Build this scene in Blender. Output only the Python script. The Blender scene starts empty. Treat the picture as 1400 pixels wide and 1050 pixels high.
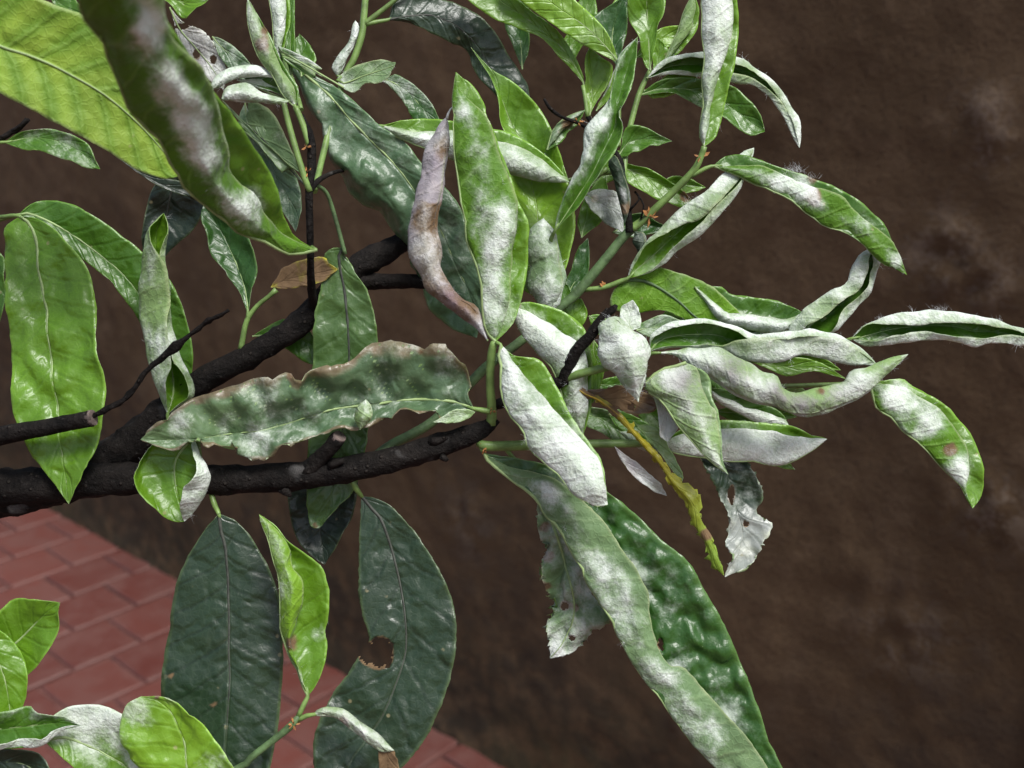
import bpy, math, random
import numpy as np
from mathutils import Vector, noise as mnoise

random.seed(7); np.random.seed(7)
S = bpy.context.scene
COL = S.collection

# ------------------------------------------------------------------ camera
FPX = 1478.0            # focal length in photo pixels (1400 wide)
D0 = 0.40               # distance to the plane of the branch, metres
PXM = D0 / FPX          # metres for one photo pixel at that distance
H = 1.2                 # camera height above the floor
PITCH = math.radians(17.0)
CP, SP = math.cos(PITCH), math.sin(PITCH)
cam_d = bpy.data.cameras.new('camera'); cam = bpy.data.objects.new('camera', cam_d); COL.objects.link(cam)
cam.location = (0, 0, H); cam.rotation_euler = (math.pi / 2 - PITCH, 0, 0)
cam_d.sensor_width = 36.0; cam_d.lens = 36.0 * FPX / 1400.0
cam_d.clip_start = 0.01; cam_d.clip_end = 200.0
cam_d.dof.use_dof = True; cam_d.dof.focus_distance = D0 + 0.004; cam_d.dof.aperture_fstop = 14.0
S.camera = cam

# ------------------------------------------------------------------ sky, sun, exposure
SUN_EL, SUN_AZ = 60.0, 142.0        # azimuth measured from +Y (view direction) towards +X
w = bpy.data.worlds.new('World'); S.world = w; w.use_nodes = True
wn = w.node_tree.nodes; bg = wn['Background']
sky = wn.new('ShaderNodeTexSky'); sky.sky_type = 'NISHITA'; sky.sun_disc = False
sky.sun_elevation = math.radians(SUN_EL); sky.sun_rotation = math.radians(SUN_AZ)
sky.dust_density = 3.0; sky.ozone_density = 1.0; sky.air_density = 1.0
hsv = wn.new('ShaderNodeHueSaturation'); hsv.inputs['Saturation'].default_value = .75      # thin bright overcast
w.node_tree.links.new(sky.outputs[0], hsv.inputs['Color']); w.node_tree.links.new(hsv.outputs[0], bg.inputs[0]); bg.inputs[1].default_value = 0.05
sd = bpy.data.lights.new('sun', 'SUN'); sun = bpy.data.objects.new('sun', sd); COL.objects.link(sun)
sd.energy = 1.5; sd.angle = math.radians(20); sd.color = (1.0, 0.99, 0.97)
_e, _a = math.radians(SUN_EL), math.radians(SUN_AZ)
_dir = Vector((math.cos(_e) * math.sin(_a), math.cos(_e) * math.cos(_a), math.sin(_e)))
sun.rotation_euler = _dir.to_track_quat('Z', 'Y').to_euler(); sun.location = (1.0, 0.0, 4.0)
S.view_settings.view_transform = 'Standard'; S.view_settings.look = 'None'
S.view_settings.exposure = 1.62; S.view_settings.gamma = 1.0
S.render.engine = 'CYCLES'; S.cycles.use_denoising = True
S.cycles.max_bounces = 8; S.cycles.transparent_max_bounces = 8

# ------------------------------------------------------------------ places
def at(x, y, z=0.0):
    """a point of the plant: photo direction (x, y) at z pixels in front of the branch plane"""
    d = D0 - z * PXM
    rx, ry = (x - 700.0) / FPX, -(y - 525.0) / FPX
    return Vector((rx * d, (CP + ry * SP) * d, H + (ry * CP - SP) * d))
def at_np(P):
    d = D0 - P[..., 2] * PXM
    rx, ry = (P[..., 0] - 700.0) / FPX, -(P[..., 1] - 525.0) / FPX
    return np.stack([rx * d, (CP + ry * SP) * d, H + (ry * CP - SP) * d], -1)
def on_floor(x, y):
    rx, ry = (x - 700.0) / FPX, -(y - 525.0) / FPX
    t = H / (SP - ry * CP)
    return Vector((rx * t, (CP + ry * SP) * t, 0))

# ------------------------------------------------------------------ node helpers
def mat(name):
    m = bpy.data.materials.new(name); m.use_nodes = True
    nt = m.node_tree; nt.nodes.clear()
    return m, nt
class NT:
    def __init__(s, nt): s.nt = nt
    def n(s, t, **kw):
        nd = s.nt.nodes.new(t)
        for k, v in kw.items():
            if k.startswith('i_'):
                key = k[2:]
                nd.inputs[int(key) if key.isdigit() else key].default_value = v
            else: setattr(nd, k, v)
        return nd
    def l(s, a, b): s.nt.links.new(a, b)
    def math(s, op, a, b=None, c=None, clamp=False):
        nd = s.n('ShaderNodeMath', operation=op, use_clamp=clamp)
        for i, v in enumerate((a, b, c)):
            if v is None: continue
            if isinstance(v, (int, float)): nd.inputs[i].default_value = v
            else: s.l(v, nd.inputs[i])
        return nd.outputs[0]
    def mix(s, f, a, b, mode='MIX'):
        nd = s.n('ShaderNodeMix', data_type='RGBA', blend_type=mode)
        for i, v in ((0, f), (6, a), (7, b)):
            if isinstance(v, (int, float)): nd.inputs[i].default_value = v
            elif isinstance(v, tuple): nd.inputs[i].default_value = (*v, 1) if len(v) == 3 else v
            else: s.l(v, nd.inputs[i])
        return nd.outputs[2]
    def ramp(s, v, a, b, smooth=True):
        nd = s.n('ShaderNodeMapRange', interpolation_type='SMOOTHSTEP' if smooth else 'LINEAR')
        s.l(v, nd.inputs[0]); nd.inputs[1].default_value = a; nd.inputs[2].default_value = b
        return nd.outputs[0]
    def noise(s, vec, scale, detail=3, rough=.55, w=None):
        nd = s.n('ShaderNodeTexNoise', noise_dimensions='4D' if w is not None else '3D')
        nd.inputs['Scale'].default_value = scale; nd.inputs['Detail'].default_value = detail
        nd.inputs['Roughness'].default_value = rough
        s.l(vec, nd.inputs['Vector'])
        if w is not None: s.l(w, nd.inputs['W'])
        return nd.outputs['Fac']
    def attr(s, name, out='Fac'): return s.n('ShaderNodeAttribute', attribute_name=name).outputs[out]

# ------------------------------------------------------------------ leaf materials
def leaf_material(name, under):
    m, nt = mat(name); N = NT(nt)
    tc = N.n('ShaderNodeTexCoord'); ob = tc.outputs['Object']; rnd = N.n('ShaderNodeObjectInfo').outputs['Random']
    rw = N.math('MULTIPLY', rnd, 37.0)
    col = N.attr('col', 'Color'); mil = N.attr('mil'); nec = N.attr('nec')
    uv = N.n('ShaderNodeSeparateXYZ'); N.l(tc.outputs['UV'], uv.inputs[0])
    u, v = uv.outputs[0], uv.outputs[1]
    au = N.math('ABSOLUTE', u)
    crm = N.noise(ob, 75, 2, .5, rw); fine = N.noise(ob, 900, 4, .6, rw); mid = N.noise(ob, 160, 3, .55, rw); big = N.noise(ob, 45, 3, .5, rw)
    # side veins, bending towards the tip, wobbled
    wob = N.math('MULTIPLY', N.math('SUBTRACT', mid, .5), .3)
    ph = N.math('ADD', N.math('SUBTRACT', v, N.math('MULTIPLY', N.math('POWER', au, .8), 1.25)), wob)
    fr = N.math('ABSOLUTE', N.math('SUBTRACT', N.math('FRACT', ph), .5))      # 0 on the vein
    vein = N.math('SUBTRACT', 1.0, N.ramp(fr, .015, .095))
    quilt = N.ramp(fr, 0.0, .16)
    vor = N.n('ShaderNodeTexVoronoi', feature='DISTANCE_TO_EDGE'); vor.inputs['Scale'].default_value = 420; N.l(ob, vor.inputs['Vector'])
    net = N.math('SUBTRACT', 1.0, N.ramp(vor.outputs['Distance'], .0, .16))
    rib = N.math('SUBTRACT', 1.0, N.ramp(au, .012, .045))
    veins = N.math('MAXIMUM', N.math('MULTIPLY', vein, N.math('SUBTRACT', 1.0, N.math('MULTIPLY', au, .6))), rib)
    # green
    g = N.mix(N.math('MULTIPLY', N.ramp(big, .3, .7), .5), col, N.mix(1.0, col, (.62, .72, .6), 'MULTIPLY'))
    g = N.mix(N.math('MULTIPLY', N.ramp(mid, .45, .8), .25), g, N.mix(1.0, col, (1.5, 1.35, .9), 'MULTIPLY'))
    lightv = N.mix(1.0, col, (1.35, 1.3, 1.25), 'MULTIPLY')
    lightv = N.mix(.12, lightv, (.5, .55, .35))
    if under: g = N.mix(N.math('MULTIPLY', veins, .6), g, lightv)
    else:
        g = N.mix(N.math('MULTIPLY', vein, N.attr('vst')), g, N.mix(1.0, col, (.5, .58, .5), 'MULTIPLY'))
        g = N.mix(N.math('MULTIPLY', rib, .4), g, lightv)
    g = N.mix(N.math('MULTIPLY', net, .10), g, lightv)
    # pin prick specks
    vs = N.n('ShaderNodeTexVoronoi', feature='F1'); vs.inputs['Scale'].default_value = 130; N.l(ob, vs.inputs['Vector'])
    speck = N.math('MULTIPLY', N.math('SUBTRACT', 1.0, N.ramp(vs.outputs['Distance'], .06, .13)), N.ramp(mid, .5, .62))
    g = N.mix(N.math('MULTIPLY', speck, .55), g, (.42, .36, .2))
    # dead tissue
    nm = N.ramp(N.math('ADD', nec, N.math('MULTIPLY', N.math('SUBTRACT', mid, .5), 1.6)), .3, .75)
    nm = N.math('MULTIPLY', nm, N.ramp(nec, .02, .12))
    g = N.mix(nm, g, N.mix(mid, (.085, .045, .02), (.30, .20, .105)))
    # mildew: soft patches broken by fine powder
    q = N.math('ADD', N.math('MULTIPLY', N.math('SUBTRACT', big, .5), 1.7), N.math('MULTIPLY', N.math('SUBTRACT', mid, .5), 1.1))
    q = N.math('ADD', q, N.math('MULTIPLY', N.math('SUBTRACT', fine, .5), .42))
    mm = N.ramp(N.math('ADD', mil, q), .12, .88)
    mm = N.math('MULTIPLY', mm, N.ramp(mil, .02, .22))
    mm = N.math('MULTIPLY', mm, .80)
    powder = N.mix(N.ramp(N.math('ADD', N.math('MULTIPLY', mid, .6), N.math('MULTIPLY', fine, .4)), .3, .65), (.58, .66, .54), (.87, .90, .88))
    powder = N.mix(N.math('MULTIPLY', N.attr('lil'), .9), powder, (.25, .195, .26))
    c = N.mix(mm, g, powder)
    # relief
    hgt = N.math('ADD', N.math('MULTIPLY', quilt, .18 if not under else -.3), N.math('MULTIPLY', mid, .55))
    rdg = N.math('ABSOLUTE', N.math('SUBTRACT', crm, .5))
    hgt = N.math('ADD', hgt, N.math('MULTIPLY', N.ramp(rdg, 0, .12), .55))
    hgt = N.math('ADD', hgt, N.math('MULTIPLY', net, -.035 if not under else .09))
    hgt = N.math('ADD', hgt, N.math('MULTIPLY', fine, .10))
    hgt = N.math('ADD', hgt, N.math('MULTIPLY', N.math('MULTIPLY', fine, mm), .9))
    hgt = N.math('ADD', hgt, N.math('MULTIPLY', rib, -.3 if not under else .5))
    bp = N.n('ShaderNodeBump'); bp.inputs['Strength'].default_value = .6; bp.inputs['Distance'].default_value = .0013
    N.l(hgt, bp.inputs['Height'])
    p = N.n('ShaderNodeBsdfPrincipled')
    N.l(c, p.inputs['Base Color']); N.l(bp.outputs[0], p.inputs['Normal'])
    base_r = N.math('ADD', .32 if not under else .5, N.math('MULTIPLY', fine, .18))
    rgh = N.math('ADD', base_r, N.math('MULTIPLY', N.math('MAXIMUM', mm, nm), .45), clamp=True)
    N.l(rgh, p.inputs['Roughness'])
    N.l(N.math('SUBTRACT', .38 if not under else .33, N.math('MULTIPLY', mm, .3)), p.inputs['Specular IOR Level'])
    p.inputs['Sheen Weight'].default_value = 0.12 if under else .03
    if not under:
        N.l(N.math('MULTIPLY', N.math('SUBTRACT', 1.0, N.math('MAXIMUM', mm, nm)), .6), p.inputs['Coat Weight'])
        N.l(N.math('ADD', .22, N.math('MULTIPLY', mid, .28)), p.inputs['Coat Roughness']); p.inputs['Coat IOR'].default_value = 1.6
        N.l(bp.outputs[0], p.inputs['Coat Normal'])
    tr = N.n('ShaderNodeBsdfTranslucent'); N.l(N.mix(mm, N.mix(.6, c, N.mix(1.0, c, (1.6, 1.8, .4), 'MULTIPLY')), (.55, .6, .5)), tr.inputs[0])
    N.l(bp.outputs[0], tr.inputs['Normal'])
    mx = N.n('ShaderNodeMixShader'); N.l(N.math('SUBTRACT', .36, N.math('MULTIPLY', mm, .2)), mx.inputs[0])
    N.l(p.outputs[0], mx.inputs[1]); N.l(tr.outputs[0], mx.inputs[2])
    out = N.n('ShaderNodeOutputMaterial'); N.l(mx.outputs[0], out.inputs[0])
    return m
M_UP = leaf_material('leaf_upper', False)
M_LO = leaf_material('leaf_underside', True)

def simple(name, col, rough=.6, var=.3, scale=120, bump=.0, bdist=.0005, spec=.4, trans=0.0):
    m, nt = mat(name); N = NT(nt)
    ob = N.n('ShaderNodeTexCoord').outputs['Object']
    rw = N.math('MULTIPLY', N.n('ShaderNodeObjectInfo').outputs['Random'], 17.0)
    a = N.noise(ob, scale, 4, .6, rw)
    lo = tuple(x * (1 - var) for x in col); hi = tuple(min(1, x * (1 + var)) for x in col)
    p = N.n('ShaderNodeBsdfPrincipled'); N.l(N.mix(N.ramp(a, .3, .7), lo, hi), p.inputs['Base Color'])
    p.inputs['Roughness'].default_value = rough; p.inputs['Specular IOR Level'].default_value = spec
    if bump:
        b = N.n('ShaderNodeBump'); b.inputs['Strength'].default_value = bump; b.inputs['Distance'].default_value = bdist
        N.l(N.noise(ob, scale * 3, 4, .65, rw), b.inputs['Height']); N.l(b.outputs[0], p.inputs['Normal'])
    out = N.n('ShaderNodeOutputMaterial')
    if trans:
        t = N.n('ShaderNodeBsdfTranslucent'); t.inputs[0].default_value = (*col, 1)
        mx = N.n('ShaderNodeMixShader'); mx.inputs[0].default_value = trans
        N.l(p.outputs[0], mx.inputs[1]); N.l(t.outputs[0], mx.inputs[2]); N.l(mx.outputs[0], out.inputs[0])
    else: N.l(p.outputs[0], out.inputs[0])
    return m
M_STEM = simple('green_stem', (.13, .21, .055), .45, .35, 150, .3)
M_STEMD = simple('dull_stem', (.07, .12, .045), .6, .4, 200, .5)
M_RIB = simple('leaf_midrib', (.22, .30, .12), .5, .25, 200)
M_RIBD = simple('dark_leaf_midrib', (.04, .044, .034), .6, .4, 300)
M_SCALE = simple('bud_scales', (.30, .13, .04), .7, .5, 300)
M_HAIR = simple('mildew_threads', (.82, .84, .84), .8, .05, 200, trans=.3)
M_CUT = simple('cut_wood', (.10, .075, .065), .85, .5, 220, .8, .001)
M_YEL = simple('dying_midrib', (.36, .25, .02), .45, .5, 140, .5)

def bark_material():
    m, nt = mat('bark'); N = NT(nt)
    ob = N.n('ShaderNodeTexCoord').outputs['Object']
    a = N.noise(ob, 90, 5, .65); b = N.noise(ob, 500, 4, .7); li = N.noise(ob, 60, 2, .5)
    c = N.mix(N.ramp(a, .3, .7), (.003, .0025, .0022), (.013, .0105, .009))
    c = N.mix(N.math('MULTIPLY', N.ramp(b, .56, .72), .5), c, (.04, .036, .033))
    c = N.mix(N.math('MULTIPLY', N.ramp(li, .66, .74), .5), c, (.12, .115, .11))
    vo = N.n('ShaderNodeTexVoronoi', feature='F1'); vo.inputs['Scale'].default_value = 230; N.l(ob, vo.inputs['Vector'])
    sp = N.math('SUBTRACT', 1.0, N.ramp(vo.outputs['Distance'], .08, .2))
    c = N.mix(N.math('MULTIPLY', sp, .3), c, (.06, .05, .042))
    p = N.n('ShaderNodeBsdfPrincipled'); N.l(c, p.inputs['Base Color']); p.inputs['Roughness'].default_value = .75
    p.inputs['Specular IOR Level'].default_value = .12
    bp = N.n('ShaderNodeBump'); bp.inputs['Strength'].default_value = .9; bp.inputs['Distance'].default_value = .0022
    N.l(N.math('ADD', N.math('ADD', a, N.math('MULTIPLY', b, .5)), N.math('MULTIPLY', sp, .4)), bp.inputs['Height']); N.l(bp.outputs[0], p.inputs['Normal'])
    out = N.n('ShaderNodeOutputMaterial'); N.l(p.outputs[0], out.inputs[0])
    return m
M_BARK = bark_material()

# ------------------------------------------------------------------ wall and floor
WA, WB = on_floor(50, 685), on_floor(690, 1050)
WU = (WB - WA).normalized()                       # along the wall, towards the right and nearer
WN = Vector((-WU.y, WU.x, 0));  WN = -WN if WN.dot(Vector((0, 0, 0)) - WA) < 0 else WN   # out of the wall, towards the camera
def wall_hit(x, y):
    rx, ry = (x - 700.0) / FPX, -(y - 525.0) / FPX
    d = Vector((rx, CP + ry * SP, ry * CP - SP)); o = Vector((0, 0, H))
    t = (WA - o).dot(WN) / d.dot(WN); p = o + d * t
    return (p - WA).dot(WU), p.z
def obj(name, me, parent=None, mats=()):
    o = bpy.data.objects.new(name, me); COL.objects.link(o)
    for m in mats: me.materials.append(m)
    if parent is not None: o.parent = parent
    return o

def wall_material():
    m, nt = mat('brown_plaster'); N = NT(nt)
    ob = N.n('ShaderNodeTexCoord').outputs['Object']
    a = N.noise(ob, 3.2, 5, .6); b = N.noise(ob, 22, 5, .65); f = N.noise(ob, 160, 4, .7)
    c = N.mix(N.ramp(a, .3, .72), (.060, .0355, .0170), (.099, .0625, .0335))
    c = N.mix(N.math('MULTIPLY', N.ramp(b, .5, .75), .45), c, (.142, .094, .056))
    c = N.mix(N.math('MULTIPLY', N.ramp(f, .5, .7), .55), c, (.028, .017, .0095))
    c = N.mix(N.math('MULTIPLY', N.ramp(N.noise(ob, 330, 3, .7), .56, .75), .35), c, (.11, .08, .058))
    pale = N.attr('pale')
    pm = N.math('MULTIPLY', pale, N.ramp(N.math('ADD', N.math('MULTIPLY', b, .55), N.math('MULTIPLY', f, .55)), .53, .62))
    c = N.mix(N.math('MULTIPLY', pm, .45), c, (.19, .15, .12))
    moss = N.math('MULTIPLY', N.attr('moss'), N.ramp(b, .4, .62))
    c = N.mix(N.math('MULTIPLY', moss, .7), c, (.03, .032, .012))
    dirt_shade = N.math('MULTIPLY', N.attr('dirt_shade'), N.ramp(N.math('ADD', N.math('MULTIPLY', a, .5), N.math('MULTIPLY', b, .6)), .42, .68))
    c = N.mix(N.math('MULTIPLY', dirt_shade, .8), c, (.022, .015, .011))  # dirt plus painted shade, mixed into the plaster colour
    p = N.n('ShaderNodeBsdfPrincipled'); N.l(c, p.inputs['Base Color']); p.inputs['Roughness'].default_value = .82
    p.inputs['Specular IOR Level'].default_value = .25
    bp = N.n('ShaderNodeBump'); bp.inputs['Strength'].default_value = .55; bp.inputs['Distance'].default_value = .007
    N.l(N.math('ADD', b, N.math('MULTIPLY', f, .35)), bp.inputs['Height']); N.l(bp.outputs[0], p.inputs['Normal'])
    out = N.n('ShaderNodeOutputMaterial'); N.l(p.outputs[0], out.inputs[0])
    return m
def build_wall():
    L0, L1, HT, nu, nz = -2.2, 2.6, 2.4, 420, 210
    sc = [(*wall_hit(x, y), r, h) for x, y, r, h in
          ((1345, 160, .035, .0045), (1362, 205, .03, .004), (1290, 345, .05, .0045), (1350, 385, .035, .005),
           (1365, 520, .03, -.004), (1370, 700, .05, .0045), (1330, 660, .04, .003), (1010, 150, .05, -.003), (640, 720, .07, .004),
           (1240, 870, .06, .004), (1180, 770, .05, .002), (940, 990, .04, .005), (1100, 900, .06, -.003), (600, 600, .05, .002))]
    V = []; pale = []; moss = []; dirt_shade = []
    for j in range(nz + 1):
        z = HT * j / nz
        for i in range(nu + 1):
            s = L0 + (L1 - L0) * i / nu
            d = .007 * mnoise.noise((s * 2.1, z * 2.1, 3.3)) + .004 * mnoise.noise((s * 8, z * 8, 1.3)) + .0022 * mnoise.noise((s * 27, z * 27, 7.7)) + .0012 * mnoise.noise((s * 60, z * 60, 2.7))
            pl = 0
            for (cs, cz, r, h) in sc:
                q = ((s - cs) ** 2 + (z - cz) ** 2) / (r * r)
                if q < 6:
                    g = math.exp(-q * 1.2)
                    d += h * g * (.5 + 1.3 * mnoise.noise((s * 38, z * 38, 5.1)) + .6 * mnoise.noise((s * 85, z * 85, 6.1))) * 1.5
                    if h > .0035: pl = max(pl, g)
            foot = max(0.0, 1 - z / .10)
            d += .010 * foot * foot + .006 * foot * mnoise.noise((s * 30, z * 30, 9.1))
            p = WA + WU * s + WN * d + Vector((0, 0, z))
            V.append(p); pale.append(pl)
            moss.append(max(0, min(1, 1.1 - z / .28 + .5 * mnoise.noise((s * 4, z * 4, 4.4)))))
            dirt_shade.append(max(0, min(1, 1.25 - z / .62 + 1.0 * mnoise.noise((s * 3, z * 3, 8.8)))))  # base dirt stretched higher to paint in the shade low on the wall
    F = [(j * (nu + 1) + i, j * (nu + 1) + i + 1, (j + 1) * (nu + 1) + i + 1, (j + 1) * (nu + 1) + i) for j in range(nz) for i in range(nu)]
    n0 = len(V)                                   # back face and rim: the wall is 20 cm thick
    for s, z in ((L0, 0), (L1, 0), (L1, HT), (L0, HT)): V.append(WA + WU * s - WN * .2 + Vector((0, 0, z)))
    c = [0, nu, nz * (nu + 1) + nu, nz * (nu + 1)]
    F += [(n0 + 3, n0 + 2, n0 + 1, n0), (c[0], n0, n0 + 1, c[1]), (c[1], n0 + 1, n0 + 2, c[2]), (c[2], n0 + 2, n0 + 3, c[3]), (c[3], n0 + 3, n0, c[0])]
    o0 = WA.copy()
    me = bpy.data.meshes.new('wall'); me.from_pydata([tuple(v - o0) for v in V], [], F)
    for nm, arr in (('pale', pale), ('moss', moss), ('dirt_shade', dirt_shade)):
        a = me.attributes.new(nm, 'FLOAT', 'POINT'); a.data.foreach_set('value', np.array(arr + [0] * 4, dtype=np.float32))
    me.polygons.foreach_set('use_smooth', [True] * (nu * nz) + [False] * 5)
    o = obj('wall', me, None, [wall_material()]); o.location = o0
    o['label'] = 'rough dark brown plastered wall behind the branch'; o['category'] = 'wall'
build_wall()

def tile_material():
    m, nt = mat('red_clay_tile'); N = NT(nt)
    ob = N.n('ShaderNodeTexCoord').outputs['Object']; rnd = N.n('ShaderNodeObjectInfo').outputs['Random']
    rw = N.math('MULTIPLY', rnd, 23.0)
    a = N.noise(ob, 14, 4, .6, rw); b = N.noise(ob, 80, 4, .65, rw)
    c0 = N.mix(rnd, (.080, .0205, .015), (.118, .036, .027))
    c = N.mix(N.math('MULTIPLY', N.ramp(a, .35, .7), .65), c0, (.112, .050, .041))
    c = N.mix(N.math('MULTIPLY', N.ramp(b, .5, .75), .25), c, (.145, .095, .087))
    p = N.n('ShaderNodeBsdfPrincipled'); N.l(c, p.inputs['Base Color'])
    N.l(N.math('ADD', .42, N.math('MULTIPLY', a, .25)), p.inputs['Roughness'])
    bp = N.n('ShaderNodeBump'); bp.inputs['Strength'].default_value = .3; bp.inputs['Distance'].default_value = .002
    N.l(N.math('ADD', a, N.math('MULTIPLY', b, .4)), bp.inputs['Height']); N.l(bp.outputs[0], p.inputs['Normal'])
    out = N.n('ShaderNodeOutputMaterial'); N.l(p.outputs[0], out.inputs[0])
    return m
def build_floor():
    gm = simple('grout', (.100, .040, .033), .85, .3, 60, .5, .002)
    me = bpy.data.meshes.new('floor')
    n, E = 24, 30.0
    me.from_pydata([(x * E, y * E, 0) for x, y in ((-1, -1), (1, -1), (1, 1), (-1, 1))], [], [(0, 1, 2, 3)])
    fl = obj('floor', me, None, [gm]); fl['kind'] = 'structure'
    TL, TW, J, TH = .150, .150, .008, .008
    c = on_floor(100, 819) - WA; s0, t0 = c.dot(WU), c.dot(WN)
    tm = tile_material()
    hx, hy, b = (TL - J) / 2, (TW - J) / 2, .0035
    vs = []
    for zz, ins in ((0.0005, 0), (TH - b, 0), (TH, b)):
        vs += [(sx * (hx - ins), sy * (hy - ins), zz) for sx, sy in ((-1, -1), (1, -1), (1, 1), (-1, 1))]
    fs = [(8, 9, 10, 11)] + [(k * 4 + i, k * 4 + (i + 1) % 4, k * 4 + 4 + (i + 1) % 4, k * 4 + 4 + i) for k in (0, 1) for i in range(4)]
    tme = bpy.data.meshes.new('tile'); tme.from_pydata(vs, [], fs); tme.materials.append(tm)
    ang = math.atan2(WU.y, WU.x); cnt = 0; cand = []
    for r in range(-14, 20):
        for q in range(-22, 16):
            s = s0 + (q - .5) * TL; t = t0 + (r - .5) * TW + (TW / 2 if q % 2 else 0)
            if t < -.02: continue
            p = WA + WU * s + WN * t
            v = p - Vector((0, 0, H)); dep = v.y * CP - v.z * SP
            if dep < .1: continue
            px, py = 700 + FPX * v.x / dep, 525 - FPX * (v.y * SP + v.z * CP) / dep
            out = max(0, -px, px - 900) + max(0, 660 - py, py - 1050)
            cand.append((out, p))
    cand.sort(key=lambda a: a[0])
    for out, p in cand[:290]:
        o = bpy.data.objects.new('tile', tme); COL.objects.link(o); o.parent = fl
        o.location = (p.x, p.y, random.uniform(-.0012, .0012)); o.rotation_euler = (random.uniform(-.006, .006), random.uniform(-.006, .006), ang + random.uniform(-.012, .012))
build_floor()

# ------------------------------------------------------------------ the shrub
ROOT = at(-360, 760, -60); ROOT.z = 0
shrub = bpy.data.objects.new('shrub', None); COL.objects.link(shrub); shrub.location = ROOT
shrub['label'] = 'leafy shrub branch with glossy green leaves curled and whitened by mildew'; shrub['category'] = 'shrub'

def crom(P, n):
    """n points evenly spaced by arc length on a Catmull-Rom curve through P"""
    P = np.asarray(P, float)
    if len(P) == 2:
        t = np.linspace(0, 1, n)[:, None]; return P[0] * (1 - t) + P[1] * t
    Q = np.vstack([2 * P[0] - P[1], P, 2 * P[-1] - P[-2]]); out = []
    for i in range(1, len(Q) - 2):
        t = np.linspace(0, 1, 12, endpoint=False)[:, None]; a, b, c, d = Q[i - 1], Q[i], Q[i + 1], Q[i + 2]
        out.append(.5 * (2 * b + (c - a) * t + (2 * a - 5 * b + 4 * c - d) * t * t + (3 * b - a - 3 * c + d) * t ** 3))
    out = np.vstack(out + [P[-1:]])
    L = np.concatenate([[0], np.cumsum(np.linalg.norm(np.diff(out, axis=0), axis=1))]); L /= max(L[-1], 1e-9)
    s = np.linspace(0, 1, n)
    return np.stack([np.interp(s, L, out[:, k]) for k in range(out.shape[1])], 1)
def R(s): return [tuple(float(q) for q in p.split(',')) for p in s.split()]

def tube_mesh(name, pts, sides=10, rough=0.0, seed=0.0, step=6.0):
    """pts: (x, y, z, r) in photo pixels; swept tube with closed ends"""
    P = np.array(pts, float); ln = np.linalg.norm(np.diff(P[:, :3], axis=0), axis=1).sum()
    n = int(max(4, min(90, ln / step)))
    C = crom(P, n); W = at_np(C[:, :3]); rad = C[:, 3] * (D0 - C[:, 2] * PXM) / FPX
    V = []; F = []
    ref = Vector((.3, -.9, .31))
    for i in range(n):
        t = Vector(W[min(i + 1, n - 1)] - W[max(i - 1, 0)]).normalized()
        a = t.cross(ref).normalized(); b = t.cross(a)
        for k in range(sides):
            an = 2 * math.pi * k / sides; r = rad[i]
            if rough: r *= 1 + rough * mnoise.noise((C[i, 0] * .06 + seed, C[i, 1] * .06 + 2.2 * math.cos(an), 2.2 * math.sin(an) + seed)) + .5 * rough * mnoise.noise((C[i, 0] * .17, C[i, 1] * .17 + 4 * math.cos(an), 4 * math.sin(an)))
            V.append(Vector(W[i]) + (a * math.cos(an) + b * math.sin(an)) * r)
    for i in range(n - 1):
        for k in range(sides):
            F.append((i * sides + k, (i + 1) * sides + k, (i + 1) * sides + (k + 1) % sides, i * sides + (k + 1) % sides))
    F.append(tuple(range(sides))); F.append(tuple(reversed(range((n - 1) * sides, n * sides))))
    o0 = Vector(W[0])
    me = bpy.data.meshes.new(name); me.from_pydata([tuple(v - o0) for v in V], [], F)
    me.polygons.foreach_set('use_smooth', [True] * (len(F) - 2) + [False] * 2)
    return me, o0
def tube_obj(name, pts, m, parent=None, sides=10, rough=0.0, step=6.0):
    parent = parent or shrub
    me, o0 = tube_mesh(name, pts, sides, rough, random.random() * 9, step)
    o = obj(name, me, parent, [m]); pw = WPOS.get(parent.name, ROOT); o.location = o0 - pw; WPOS[o.name] = o0
    return o
WPOS = {}

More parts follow.
